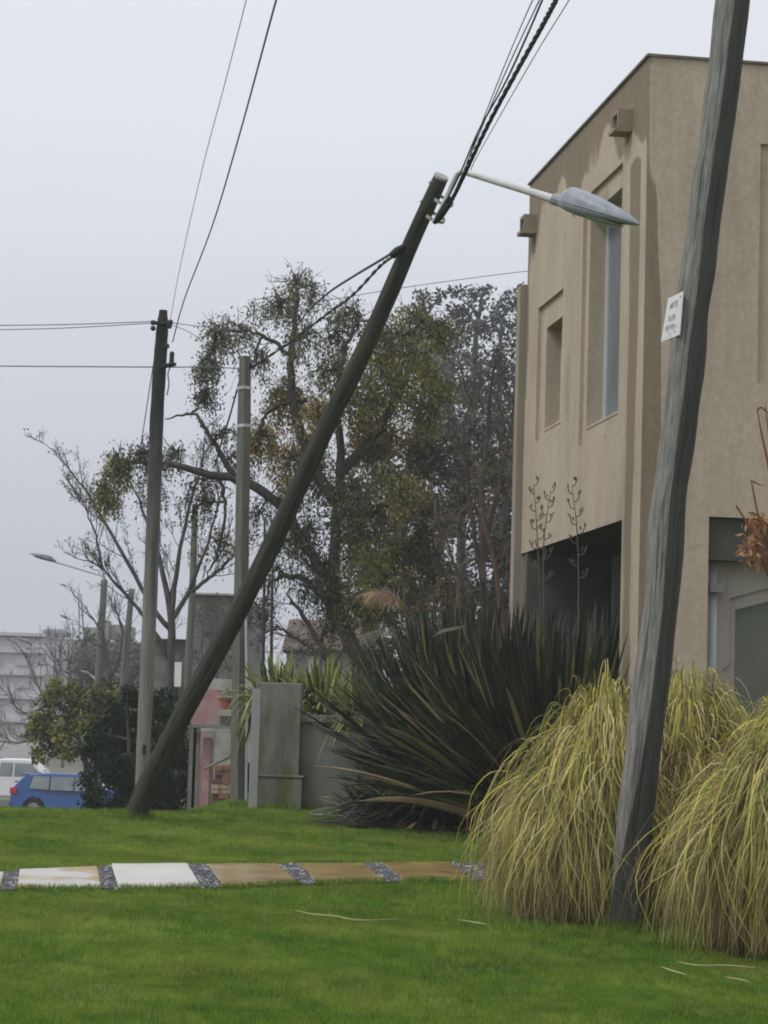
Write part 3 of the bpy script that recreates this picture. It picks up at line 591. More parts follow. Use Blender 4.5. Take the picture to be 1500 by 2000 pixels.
def stucco():
    m = mat('house_stucco', (.39, .322, .245), (.475, .40, .31), scale=1.1, rough=.9, detail=7, bump=.25, bscale=35, stretch=(1, 1, .45), c3=(.25, .215, .165), s3=.9, m3=(.6, .78))
    t = m.node_tree; n = t.nodes; l = t.links; b = n['Principled BSDF']
    src = b.inputs['Base Color'].links[0].from_socket
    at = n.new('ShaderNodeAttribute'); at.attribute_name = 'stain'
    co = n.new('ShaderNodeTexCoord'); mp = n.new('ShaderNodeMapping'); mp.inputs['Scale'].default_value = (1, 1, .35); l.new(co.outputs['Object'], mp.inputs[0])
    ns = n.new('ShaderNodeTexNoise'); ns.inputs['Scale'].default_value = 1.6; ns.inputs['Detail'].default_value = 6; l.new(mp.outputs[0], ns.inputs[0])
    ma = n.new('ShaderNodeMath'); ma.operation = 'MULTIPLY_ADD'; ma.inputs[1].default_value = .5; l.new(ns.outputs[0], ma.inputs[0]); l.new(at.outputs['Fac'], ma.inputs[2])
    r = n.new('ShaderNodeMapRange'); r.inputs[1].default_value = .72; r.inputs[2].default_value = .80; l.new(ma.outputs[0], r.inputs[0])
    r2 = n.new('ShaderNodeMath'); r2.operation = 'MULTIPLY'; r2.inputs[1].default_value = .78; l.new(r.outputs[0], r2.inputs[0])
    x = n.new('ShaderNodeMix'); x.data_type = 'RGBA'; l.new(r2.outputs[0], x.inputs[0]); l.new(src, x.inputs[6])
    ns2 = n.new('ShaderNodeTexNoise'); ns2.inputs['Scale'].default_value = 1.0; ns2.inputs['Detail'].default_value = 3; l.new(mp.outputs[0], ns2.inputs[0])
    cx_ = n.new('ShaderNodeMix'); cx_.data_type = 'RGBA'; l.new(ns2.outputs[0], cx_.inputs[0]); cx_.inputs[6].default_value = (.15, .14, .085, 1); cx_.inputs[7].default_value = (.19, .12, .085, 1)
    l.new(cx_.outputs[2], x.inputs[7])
    m3 = n.new('ShaderNodeMapping'); m3.inputs['Scale'].default_value = (1, 1, .09); l.new(co.outputs['Object'], m3.inputs[0]); n3 = n.new('ShaderNodeTexNoise'); n3.inputs['Scale'].default_value = 7; n3.inputs['Detail'].default_value = 6; n3.inputs['Roughness'].default_value = .7; l.new(m3.outputs[0], n3.inputs[0])
    n4 = n.new('ShaderNodeTexNoise'); n4.inputs['Scale'].default_value = 14; n4.inputs['Detail'].default_value = 8; l.new(co.outputs['Object'], n4.inputs[0])
    r3 = n.new('ShaderNodeMapRange'); r3.inputs[1].default_value = .35; r3.inputs[2].default_value = .65; r3.inputs[3].default_value = .91; r3.inputs[4].default_value = 1.05; l.new(n3.outputs[0], r3.inputs[0])
    r4 = n.new('ShaderNodeMapRange'); r4.inputs[1].default_value = .3; r4.inputs[2].default_value = .7; r4.inputs[3].default_value = .9; r4.inputs[4].default_value = 1.08; l.new(n4.outputs[0], r4.inputs[0])
    mm = n.new('ShaderNodeMath'); mm.operation = 'MULTIPLY'; l.new(r3.outputs[0], mm.inputs[0]); l.new(r4.outputs[0], mm.inputs[1])
    sc_ = n.new('ShaderNodeVectorMath'); sc_.operation = 'SCALE'; l.new(x.outputs[2], sc_.inputs[0]); l.new(mm.outputs[0], sc_.inputs['Scale']); l.new(sc_.outputs[0], b.inputs['Base Color'])
    return m
stu = stucco()
house = thing('house', 'two storey beige stucco house with flat roof and recessed windows at the right', 'house', H(0, 0, .3))
def panel(mb, fn, a0, a1, z0, z1, holes, step=.1):
    """grid face fn(a,z) minus holes, finely divided so the stain attribute can vary"""
    A = sorted(set([a0, a1] + [h for H_ in holes for h in H_[:2] if a0 < h < a1] + list(np.arange(a0, a1, step)))); Zs = sorted(set([z0, z1] + [h for H_ in holes for h in H_[2:] if z0 < h < z1] + list(np.arange(z0, z1, step))))
    V = [fn(a, z) for z in Zs for a in A]; na = len(A); q = []
    for j in range(len(Zs) - 1):
        for i in range(na - 1):
            ca = (A[i] + A[i + 1]) / 2; cz = (Zs[j] + Zs[j + 1]) / 2
            if any(h[0] < ca < h[1] and h[2] < cz < h[3] for h in holes): continue
            q.append((j * na + i, j * na + i + 1, (j + 1) * na + i + 1, (j + 1) * na + i))
    mb.add(V, q)
def reveal(mb, fn, h, d0, d1):
    a0, a1, z0, z1 = h; c = [(a0, z0), (a1, z0), (a1, z1), (a0, z1)]
    V = [fn(a, z, d0) for a, z in c] + [fn(a, z, d1) for a, z in c]; mb.add(V, [(i, (i + 1) % 4, 4 + (i + 1) % 4, 4 + i) for i in range(4)])
# left wall windows: (v range, z range)
def rect(pts_):
    q = [HL(*p) for p in pts_]; return (min(a for a, _ in q), max(a for a, _ in q), min(z for _, z in q), max(z for _, z in q))
def vr(px, py): return HL(px, py)[0]
w1o = (vr(1097, 700), vr(1049, 700), HL(1048, 862)[1], HL(1052, 602)[1])
w1i = (vr(1092, 700), vr(1060, 700), HL(1058, 838)[1], HL(1062, 640)[1])
w2o = (vr(1213, 500), vr(1135, 640), HL(1127, 874)[1], HL(1213, 320)[1])
w2i = (vr(1211, 500), vr(1142, 640), HL(1136, 836)[1], HL(1211, 362)[1])
print('win', w1o, w1i, w2o, w2i)
lw = lambda v, z, d=0.0: H(d, v, z)
fw = lambda u, z, d=0.0: H(u, d, z)
SD = .05; RD = .30
mb = MB()
panel(mb, lambda a, z: lw(a, z), 0, VB, ZS, ZT, [w1o, w2o])
for o_, i_ in ((w1o, w1i), (w2o, w2i)):
    panel(mb, lambda a, z: lw(a, z, SD), o_[0], o_[1], o_[2], o_[3], [i_]); reveal(mb, lw, o_, 0, SD); reveal(mb, lw, i_, SD, RD + .05)
# front wall with an upper shallow panel at the right edge
fr = (HF(1486, 280)[0], HF(1486, 280)[0] + 1.6, HF(1482, 750)[1], HF(1490, 281)[1]); fri = (fr[0] + .18, fr[1] - .18, fr[2] + .2, fr[3] - .2)
panel(mb, lambda a, z: fw(a, z), 0, UE, ZS, ZT, [fr]); panel(mb, lambda a, z: fw(a, z, SD), fr[0], fr[1], fr[2], fr[3], [fri]); reveal(mb, fw, fr, 0, SD); reveal(mb, fw, fri, SD, RD)
panel(mb, lambda a, z: H(a, VB, z), 0, UE, 0.2, ZT, [(0, UE, 0, .1)], .8); panel(mb, lambda a, z: H(UE, a, z), 0, VB, ZS, ZT, [], .8)
# pier under the corner
panel(mb, lambda a, z: lw(a, z), 0, VP_, .1, ZS, []); panel(mb, lambda a, z: fw(a, z), 0, UP_, .1, ZS, [])
panel(mb, lambda a, z: H(UP_, a, z), 0, VP_, .1, ZS, [], .5); panel(mb, lambda a, z: H(a, VP_, z), 0, UP_, .1, ZS, [], .5)
wl = mb.build('wall', stu, house)
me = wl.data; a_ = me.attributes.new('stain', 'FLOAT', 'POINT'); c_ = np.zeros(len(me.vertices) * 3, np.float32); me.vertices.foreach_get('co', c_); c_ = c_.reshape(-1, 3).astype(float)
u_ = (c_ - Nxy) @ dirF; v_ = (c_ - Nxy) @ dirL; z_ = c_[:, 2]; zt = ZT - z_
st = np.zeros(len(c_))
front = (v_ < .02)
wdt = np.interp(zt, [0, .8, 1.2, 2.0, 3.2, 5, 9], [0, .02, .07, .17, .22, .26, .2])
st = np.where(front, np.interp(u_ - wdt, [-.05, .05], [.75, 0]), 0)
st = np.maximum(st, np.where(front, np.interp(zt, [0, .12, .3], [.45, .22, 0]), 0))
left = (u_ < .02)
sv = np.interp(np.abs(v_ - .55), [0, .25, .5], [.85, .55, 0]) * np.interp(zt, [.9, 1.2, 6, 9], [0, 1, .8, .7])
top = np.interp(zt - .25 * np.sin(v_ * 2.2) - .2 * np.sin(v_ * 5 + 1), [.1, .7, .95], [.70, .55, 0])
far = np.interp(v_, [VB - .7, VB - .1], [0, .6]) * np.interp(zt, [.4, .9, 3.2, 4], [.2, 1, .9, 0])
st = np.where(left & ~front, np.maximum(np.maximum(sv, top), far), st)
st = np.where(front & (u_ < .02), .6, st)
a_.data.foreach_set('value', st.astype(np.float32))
me.update()
# parapet cap
capm = mat('parapet_dark', (.12, .11, .095), (.20, .18, .15), scale=4, rough=.8)
Mh = lambda v: np.array([H(*p) for p in v])
mb = MB(); mb.box(-.03, .22, -.03, VB + .03, ZT, ZT + .03, M=Mh); mb.box(.22, UE, -.03, .22, ZT + .001, ZT + .031, M=Mh); mb.build('parapet_cap', capm, house)
mb = MB(); mb.box(.2, UE - .01, .2, VB - .05, ZT - .45, ZT - .3, M=Mh); mb.build('roof', capm, house)
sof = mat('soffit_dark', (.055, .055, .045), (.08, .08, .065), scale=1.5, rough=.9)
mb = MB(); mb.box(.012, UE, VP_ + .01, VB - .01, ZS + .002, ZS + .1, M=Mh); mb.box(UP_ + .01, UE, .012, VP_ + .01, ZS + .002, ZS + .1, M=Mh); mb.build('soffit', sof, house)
# windows glass + frames
glassb = mat('window_glass_grey', (.10, .13, .16), (.17, .20, .23), scale=.8, rough=.12, spec=.7)
glassd = mat('window_glass_dark', (.05, .05, .045), (.08, .08, .07), scale=1, rough=.1, spec=.6)
glassg = mat('window_glass_green', (.085, .095, .06), (.13, .135, .09), scale=.9, rough=.12, spec=.6)
frm = mat('window_frame_white', (.62, .65, .66), (.7, .72, .72), scale=4, rough=.4)
for i_, g_ in ((w1i, glassd), (w2i, glassb)):
    mb = MB(); d0 = RD; a0, a1, z0, z1 = i_
    for (p0, p1, q0, q1) in ((a0, a0 + .04, z0, z1), (a1 - .028, a1, z0, z1), (a0 + .05, a1 - .05, z0, z0 + .05), (a0 + .05, a1 - .05, z1 - .05, z1)):
        mb.box(d0 - .03, d0 + .03, p0, p1, q0, q1, M=Mh)
    if i_ is w2i: mm = a0 + (a1 - a0) * .42; mb.box(d0 - .03, d0 + .03, mm, mm + .035, z0 + .05, z1 - .05, M=Mh)
    fo = mb.build('window', frm, house)
    mb = MB(); mb.box(d0 + .002, d0 + .012, a0 + .04, a1 - .04, z0 + .04, z1 - .04, M=Mh); mb.build('pane', g_, fo)
    mb = MB(); mb.box(-.01 + SD, RD - .03, a0, a1, z0 - .03, z0 + .004, M=Mh); mb.build('sill', stu, fo)
mb = MB(); mb.box(fri[0], fri[1], RD, RD + .02, fri[2], fri[3], M=Mh); mb.build('pane', glassb, house)
# scuppers (rain spouts)
spm = mat('spout_concrete', (.30, .25, .19), (.20, .17, .13), scale=5, rough=.9)
for (x, y) in ((1216, 243), (1030, 443)):
    vv, zz = HL(x + 14, y); mb = MB(); vv = min(vv, VB - .25)
    mb.box(-.19, .02, vv - .15, vv + .15, zz + .10, zz + .15, M=Mh); mb.box(-.19, .02, vv - .15, vv - .11, zz - .08, zz + .10, M=Mh); mb.box(-.19, .02, vv + .11, vv + .15, zz - .08, zz + .10, M=Mh)
    mb.box(-.23, .02, vv - .15, vv + .15, zz - .13, zz - .08, M=Mh); mb.build('rain_spout', spm, house)
# far pier beside the wall
fz = P(1028, 560, 33.8)[2]
mb = MB(); mb.box(-.10, .10, VB + .02, VB + .25, .2, fz, M=Mh); mb.box(-.10, .10, VB + .25, VB + .26, .2, fz, M=Mh); mb.build('end_pier', mat('pier_greenish', (.24, .215, .165), (.33, .29, .225), scale=1.5, rough=.9, stretch=(1, 1, .3)), house)
# under-croft back walls and inner wall with garden window
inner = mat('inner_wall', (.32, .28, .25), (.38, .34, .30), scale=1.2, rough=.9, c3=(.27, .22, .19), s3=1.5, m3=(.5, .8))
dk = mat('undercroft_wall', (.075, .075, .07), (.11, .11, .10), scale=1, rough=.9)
ob = plane_hit(1178, 1150, Nxy + dirL * (VB - .2), dirL); uo = np.dot(ob - Nxy, dirF); ub = uo + .38
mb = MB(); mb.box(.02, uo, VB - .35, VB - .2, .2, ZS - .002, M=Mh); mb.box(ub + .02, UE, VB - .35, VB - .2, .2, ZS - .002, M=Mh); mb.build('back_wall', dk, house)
mb = MB(); mb.box(uo + .06, uo + .2, VB - .6, VB - .46, .2, ZS - .002, M=Mh); mb.build('post', mat('post_grey', (.22, .22, .23), (.28, .28, .28), scale=3, rough=.8), house)
# right bay: dark lintel beam, shallow recessed wall with a window whose head slopes
zl = HF(1440, 1096, .12)[1]
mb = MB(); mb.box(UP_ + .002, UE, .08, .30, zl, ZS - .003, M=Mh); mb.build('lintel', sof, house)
RV = .34
def FW(px, py, d=RV):
    u, z = HF(px, py, d); return (u, z)
A1 = FW(1426, 1168); B1 = FW(1500, 1149); sl_ = (B1[1] - A1[1]) / (B1[0] - A1[0]); A2 = FW(1436, 1191, RV + .05); ur = A1[0] + 1.7
def trap(u0, zt0, u1, zb): return [(u0, zb), (u1, zb), (u1, zt0 + sl_ * (u1 - u0)), (u0, zt0)]
o1 = trap(A1[0], A1[1], ur, .9); o2 = trap(A2[0], A2[1], ur - .15, 1.0)
mb = MB(); zt2 = zl + .25
def quadf(pts_, d): mb.add([H(u, d, z) for u, z in pts_], [(0, 1, 2, 3)])
quadf([(UP_, .1), (o1[0][0], .1), (o1[0][0], o1[3][1]), (UP_, o1[3][1])], RV); quadf([(UP_, o1[3][1]), (o1[3][0], o1[3][1]), (o1[3][0], zt2), (UP_, zt2)], RV)
quadf([o1[3], o1[2], (ur, zt2), (o1[3][0], zt2)], RV); quadf([(ur, .1), (UE, .1), (UE, zt2), (ur, zt2)], RV); quadf([(o1[0][0], .1), (ur, .1), (ur, .9), (o1[0][0], .9)], RV)
for k in range(4): 
    a, b_ = o1[k], o1[(k + 1) % 4]; mb.add([H(a[0], RV, a[1]), H(b_[0], RV, b_[1]), H(b_[0], RV + .05, b_[1]), H(a[0], RV + .05, a[1])], [(0, 1, 2, 3)])
    c_1, c_2 = o2[k], o2[(k + 1) % 4]; quadf([a, b_, c_2, c_1], RV + .05); mb.add([H(c_1[0], RV + .05, c_1[1]), H(c_2[0], RV + .05, c_2[1]), H(c_2[0], RV + .2, c_2[1]), H(c_1[0], RV + .2, c_1[1])], [(0, 1, 2, 3)])
mb.build('bay_wall', inner, house)
mb = MB(); mb.add([H(u, RV + .17, z) for u, z in o2], [(0, 1, 2, 3)]); mb.build('garden_window', glassg, house)
mb = MB(); mb.tube([np.array([*P(1390, 1420, 27.5)[:2], .25]), P(1393, 1100, 27.5)], .052, 12); dp = mb.build('downpipe', mat('pipe_bluegrey', (.34, .37, .39), (.42, .44, .45), scale=3, rough=.6), house, smooth=True)
mb = MB(); c0 = P(1399, 1147, 27.4); mb.box(c0[0] - .08, c0[0] + .07, c0[1] - .06, c0[1] + .05, c0[2] - .06, c0[2] + .05); mb.box(c0[0] + .07, c0[0] + .09, c0[1] - .03, c0[1] + .0, c0[2] - .18, c0[2] + .13); mb.build('pipe_box', mat('box_grey', (.22, .22, .22), (.28, .28, .28), scale=5, rough=.6), dp)
# ============================================================ PLANTS
def sword_clump(name, label, cat, cen, n, Lr, elev, wr, mats, probs, spread=.35, droop=.25, az=(0, 6.283), group=None, kindseed=0, fold=.18, bright=None, parent=None):
    """stiff strap leaves radiating from a base"""
    r = np.random.default_rng(kindseed + 5)
    S = 9; s = np.linspace(0, 1, S)
    a = r.uniform(az[0], az[1], n); L = r.uniform(*Lr, n); el = np.radians(r.uniform(*elev, n))
    base = np.array(cen)[None] + np.stack([np.cos(a) * r.uniform(0, spread, n), np.sin(a) * r.uniform(0, spread, n), np.zeros(n)], 1)
    d0 = np.stack([np.cos(a) * np.cos(el), np.sin(a) * np.cos(el), np.sin(el)], 1)
    dr = droop * r.uniform(.2, 1.6, n)
    pts = base[:, None, :] + d0[:, None, :] * (L[:, None] * s[None])[..., None]
    pts[..., 2] -= dr[:, None] * L[:, None] * s[None] ** 2.6 * np.cos(el)[:, None] * 1.4
    g = gz(pts[..., 0], pts[..., 1]) + .02; pts[..., 2] = np.maximum(pts[..., 2], g + .02 * s)
    w_ = r.uniform(*wr, n)[:, None] * (np.sin(np.pi * (s * .86 + .12)) ** .6)[None] * np.where(s > .97, .15, 1)[None]
    sd_ = np.cross(d0, [0, 0, 1.0]); sd_ /= np.linalg.norm(sd_, axis=1)[:, None] + 1e-9
    tw = r.normal(0, .5, n)[:, None]; up_ = np.cross(sd_, d0); sd_ = sd_ * np.cos(tw) + up_ * np.sin(tw)
    mi = r.choice(len(mats), n, p=probs); mb = MB(); ribbons(mb, pts, w_, sd_, mi, fold=fold)
    if parent is not None: return mb.build('leaves', mats, parent, smooth=True)
    t_ = thing(name, label, cat, cen, group); mb.build('leaves', mats, t_, smooth=True); return t_
flx = [leafmat('flax_dark', (.020, .024, .014), .4, .33, .08, 2, .45), leafmat('flax_green', (.05, .065, .022), .35, .35, .12, 2, .45), leafmat('flax_purple', (.036, .027, .027), .3, .33, .05, 2, .45), leafmat('flax_dry', (.26, .20, .11), .3, .6, .15, 2), leafmat('flax_lime', (.18, .20, .05), .25, .45, .2, 2)]
pf = [.42, .24, .24, .07, .03]
fc = lambda x, y, d: [P(x, y, d)[0], d, float(gz(P(x, y, d)[0], d))]
fa = sword_clump('flax_plant', 'dark flax spreading its lowest leaves left over the lawn edge', 'flax', fc(862, 1600, 30), 1100, (.8, 1.55), (3, 75), (.045, .08), flx, pf, .45, .5, kindseed=1, group='dark flax plants')
sword_clump('flax_plant', 'big dark flax with upright leaves in the middle of the flax row', 'flax', fc(960, 1600, 30.6), 1300, (1.4, 3.1), (32, 88), (.055, .09), flx, pf, .5, .12, kindseed=2, group='dark flax plants')
sword_clump('flax_plant', 'dark flax in front of the house corner, half behind the drooping grass', 'flax', fc(1085, 1600, 28.6), 1200, (1.6, 3.05), (20, 89), (.055, .09), flx, pf, .5, .12, kindseed=3, group='dark flax plants')
fd = sword_clump('flax_plant', 'dark flax standing furthest back against the bare shrubs', 'flax', fc(905, 1600, 32.5), 900, (1.8, 3.2), (58, 88), (.05, .085), flx, pf, .5, .08, kindseed=4, group='dark flax plants')
sword_clump('flax_plant', 'small dark flax by the low wall at the left end of the flax row', 'flax', fc(745, 1590, 31.2), 260, (.5, .95), (10, 80), (.035, .06), flx, [.35, .35, .15, .08, .07], .35, .25, kindseed=6, group='dark flax plants')
# under the house
sword_clump('flax_plant', 'flax growing under the house overhang beside the grey post', 'flax', fc(1185, 1560, 31), 300, (1.3, 2.6), (40, 88), (.04, .06), flx, pf, .3, .1, kindseed=8, group='dark flax plants')
stalk = leafmat('flax_stalk', (.12, .10, .075), .2, .6, .05)
def flower_stalk(pth, label):
    p = smooth_path([P(*q) for q in pth], 20); t_ = thing('flax_flower_stalk', label, 'flower stalk', p[0], 'dry flax flower stalks'); mb = MB(); mb.tube(p, interp_r([.014, .009, .004], 20), 6); mb.build('stem', stalk, t_)
    mb = MB(); 
    for i in range(9, 20):
        sgn_ = 1 if i % 2 else -1; q = p[i]; l_ = (.13 - .006 * (i - 8)); e_ = q + np.array([sgn_ * l_, rng.normal(0, .05), .10 * rng.uniform(.6, 1.3)])
        mb.tube(smooth_path([q, q + np.array([sgn_ * l_ * .6, 0, .02]), e_], 6), .007, 5)
        for k in range(3): f_ = q + (e_ - q) * rng.uniform(.4, 1); mb.tube([f_, f_ + np.array([rng.normal(0, .015), 0, .04])], [.005, .010], 5)
    mb.build('seed_pods', stalk, t_); return t_
flower_stalk([(1052, 1420, 29.5), (1056, 1200, 29.5), (1050, 1060, 29.5), (1043, 948, 29.5)], 'dry zigzag flax stalk against the house wall, left one of three')
flower_stalk([(1060, 1420, 29.3), (1062, 1200, 29.3), (1062, 1060, 29.3), (1075, 962, 29.3)], 'dry zigzag flax stalk against the house wall, middle one of three')
flower_stalk([(1128, 1420, 29.0), (1130, 1200, 29.0), (1128, 1050, 29.0), (1117, 950, 29.0)], 'dry zigzag flax stalk standing alone below the tall window')
# agapanthus-like plants behind the wall
agm = [leafmat('strap_green', (.17, .21, .05), .3, .45, .25, 2), leafmat('strap_light', (.38, .40, .15), .25, .45, .3, 2), leafmat('strap_dark', (.05, .075, .03), .3, .45, .1, 2)]
sword_clump('strap_leaf_plant', 'bright green strappy plant spilling over the stone pillar', 'garden plant', [P(545, 1380, 36)[0], 36, P(545, 1385, 36)[2]], 260, (.6, 1.05), (25, 88), (.035, .055), agm, [.5, .3, .2], .3, .9, kindseed=11)
sword_clump('strap_leaf_plant', 'bright green strappy plant above the low wall', 'garden plant', [P(632, 1400, 35.6)[0], 35.6, P(632, 1405, 35.6)[2]], 420, (.6, 1.15), (25, 88), (.035, .055), agm, [.45, .35, .2], .35, .5, kindseed=12)
sword_clump('strap_leaf_plant', 'strappy green plant at the right end of the low wall', 'garden plant', [P(705, 1420, 34.6)[0], 34.6, P(705, 1420, 34.6)[2]], 260, (.6, 1.1), (20, 85), (.03, .05), agm, [.6, .1, .3], .35, .5, kindseed=13)
# pampas plume + dry leaf blades
plm = leafmat('plume_tan', (.42, .31, .21), .2, .8, .3); plw = leafmat('dry_blade', (.42, .40, .33), .2, .6, .2)
def plume(pth, label, n=500, m=plm, wdt=.09):
    p = smooth_path([P(*q) for q in pth], 30); t_ = thing('pampas_plume', label, 'plume', p[0], 'dry plumes above the flax'); mb = MB(); mb.tube(p, interp_r([.012, .008, .004], 30), 5); mb.build('stem', stalk, t_)
    i = rng.integers(16, 30, n); tg = np.gradient(p, axis=0)[i]; tg /= np.linalg.norm(tg, axis=1)[:, None]; q0 = p[i]
    dd = tg * rng.uniform(.5, 1, (n, 1)) + rng.normal(0, .35, (n, 3)) + [0, 0, -.3]; L = wdt * 2 * rng.uniform(.6, 1.4, (n, 1)); s = np.linspace(0, 1, 4)
    pts = q0[:, None, :] + dd[:, None, :] * L[:, None, :] * s[None, :, None]; pts[..., 2] -= .05 * s ** 2
    mb = MB(); ribbons(mb, pts, np.full((n, 4), .006), np.tile([1.0, 0, 0], (n, 1))); mb.build('feathers', m, t_); return t_
plume([(870, 1420, 31.8), (830, 1270, 31.8), (795, 1195, 31.8), (765, 1162, 31.8), (730, 1155, 31.8)], 'tan feathery plume bending left above the flax')
plume([(860, 1420, 31.8), (820, 1300, 31.8), (780, 1245, 31.8), (750, 1230, 31.8), (722, 1236, 31.8)], 'small grey green plume bending left below the tan plume', 180, leafmat('plume_grey', (.22, .24, .18), .2, .7, .2), .06)
mb = MB(); p = smooth_path([P(845, 1244, 29.6), P(862, 1233, 29.6), P(885, 1228, 29.6), P(908, 1223, 29.6)], 10)[None]; ribbons(mb, p, interp_r([.01, .05, .05, .01], 10)[None], np.array([[0.1, -.4, .9]])); 
o = mb.build('dry_leaf', plw, fa); o['label'] = 'pale dry leaf blade'
# ---- drooping grass clumps
gr = [leafmat('tuft_yellow', (.56, .51, .13), .25, .6, .3, 3), leafmat('tuft_green', (.30, .32, .075), .25, .55, .3, 3), leafmat('tuft_straw', (.58, .50, .25), .25, .6, .25, 3), leafmat('tuft_brown', (.26, .18, .085), .3, .7, .2, 3), leafmat('tuft_olive', (.17, .19, .06), .3, .6, .2, 3)]
def tuft(label, cen, n, Rmax, Hmax, seed, az=(0, 6.283), pr_=(.36, .20, .22, .10, .12), wmul=1.0):
    r = np.random.default_rng(seed); S = 16; s = np.linspace(0, 1, S)
    a = r.uniform(az[0], az[1], n); rb = r.uniform(0, .16, n)
    q = r.random(n) ** .75; R = Rmax * (.12 + .88 * q) * np.where(r.random(n) < .10, r.uniform(1.1, 1.42, n), 1) * (1 + .12 * np.sin(a * 3 + seed) + .08 * np.sin(a * 7 + seed * 2))
    top = Hmax * (1 - .38 * q ** 1.6) * r.uniform(.62, 1.04, n) * np.where(r.random(n) < .03, 1.06, 1) * (1 + .08 * np.sin(a * 4 + seed))
    ap = r.uniform(.26, .5, n)[:, None]; u = s[None]; f = r.uniform(.45, 1.1, n)[:, None]
    hz = top[:, None] * np.where(u < ap, 1 - ((ap - u) / ap) ** 2, 1 - ((u - ap) / (1 - ap)) ** 1.75 * f)
    hx = rb[:, None] + R[:, None] * np.sin(u * np.pi / 2) ** r.uniform(1.0, 1.7, n)[:, None]
    aa = a[:, None] + (r.normal(0, 1, (n, 1)) * np.where(r.random((n, 1)) < .22, .6, .2) * s[None] ** 1.5) + r.normal(0, .09, (n, 1)) * np.sin(s[None] * 6 + r.uniform(0, 6, (n, 1))) * s[None]
    pts = np.stack([cen[0] + np.cos(aa) * hx, cen[1] + np.sin(aa) * hx, cen[2] + hz], -1)
    pts += (r.normal(0, .010, (n, S, 3)).cumsum(1)) * s[None, :, None]
    g = gz(pts[..., 0], pts[..., 1]); pts[..., 2] = np.maximum(pts[..., 2], g + .012 + .05 * r.random((n, 1)))
    wd_ = r.uniform(.005, .0135, n)[:, None] * wmul * np.interp(s, [0, .2, .7, 1], [.9, 1, .8, .15])[None]
    sd_ = np.stack([-np.sin(a), np.cos(a), r.normal(0, .5, n)], 1) + r.normal(0, .5, (n, 3)); sd_ /= np.linalg.norm(sd_, axis=1)[:, None]
    mi = r.choice(5, n, p=pr_); mb = MB(); ribbons(mb, pts, wd_, sd_, mi)
    m2 = mb.qm[-1].reshape(n, S - 1).copy(); cut = r.integers(7, 22, n)[:, None]; m2 = np.where((np.arange(S - 1)[None] >= cut), r.choice([2, 3, 3, 4], (n, 1)), m2); mb.qm[-1] = m2.ravel()
    t_ = thing('grass_clump', label, 'ornamental grass', cen, 'drooping grass clumps by the pole'); mb.build('blades', gr, t_, smooth=True)
    # dead brown skirt inside
    m_ = int(n * .3); a2 = r.uniform(0, 6.283, m_); R2 = Rmax * r.uniform(.1, .8, m_); H2 = Hmax * r.uniform(.3, .8, m_); s2 = np.linspace(0, 1, 6)
    pts = np.stack([cen[0] + np.cos(a2)[:, None] * (R2[:, None] * (.85 + .15 * s2)), cen[1] + np.sin(a2)[:, None] * (R2[:, None] * (.85 + .15 * s2)), cen[2] + H2[:, None] * (1 - s2[None])], -1) + r.normal(0, .02, (m_, 6, 3)).cumsum(1)
    g = gz(pts[..., 0], pts[..., 1]); pts[..., 2] = np.maximum(pts[..., 2], g + .01)
    mb = MB(); ribbons(mb, pts, np.full((m_, 6), .011), np.stack([-np.sin(a2), np.cos(a2), 0 * a2], 1), r.choice(2, m_)); mb.build('dead_leaves', [leafmat('tuft_dead', (.16, .11, .05), .35, .8, .1, 3), leafmat('tuft_dark', (.05, .042, .02), .3, .8, .1, 3)], t_)
    return t_
def tc_(x, d, dy=0): p = P(x, 1700, d); return [p[0], d, float(gz(p[0], d)) - .02]
tuft('drooping yellow green grass clump the thick grey pole rises from', tc_(1180, 19.0), 9500, .98, 1.84, 21)
tuft('drooping grass clump behind and right of the thick grey pole', tc_(1335, 19.3), 7500, 1.0, 1.95, 22)
tuft('drooping grass clump cut by the right edge, nearest the camera', tc_(1590, 16.9), 10500, .98, 1.95, 23, pr_=(.34, .22, .20, .11, .13))
# dry red brown shrub at the right edge
rb_ = leafmat('redbrown_twig', (.20, .075, .04), .3, .7, .1, 4); rl = leafmat('redbrown_leaf', (.33, .17, .09), .3, .7, .2, 4)
t_ = thing('dry_shrub', 'reddish brown dry shrub reaching in from the right edge', 'shrub', P(1540, 1700, 20.5))
mb = MB()
for pth, r_ in [([(1540, 1500), (1525, 1200), (1500, 1117), (1470, 1040), (1438, 988)], .02), ([(1540, 1500), (1520, 1150), (1495, 1050), (1480, 1003), (1467, 937)], .014), ([(1530, 1200), (1515, 1000), (1500, 905), (1488, 850), (1479, 800)], .012), ([(1479, 800), (1488, 796), (1500, 806), (1512, 800)], .007), ([(1512, 960), (1505, 880), (1498, 820), (1495, 790)], .007), ([(1470, 940), (1480, 945), (1492, 950)], .006)]:
    mb.tube(smooth_path([P(x, y, 20) for x, y in pth], 14), interp_r([r_ * 1.4, r_, r_ * .4], 14), 6)
mb.build('stems', rb_, t_)
cn = np.array([P(rng.normal(1474, 12), rng.uniform(1000, 1105), 20 + rng.normal(0, .1)) for _ in range(160)]); mb = MB(); leaves(mb, cn, .11, 0, droop=1.2, aspect=.25); mb.build('foliage', rl, t_)
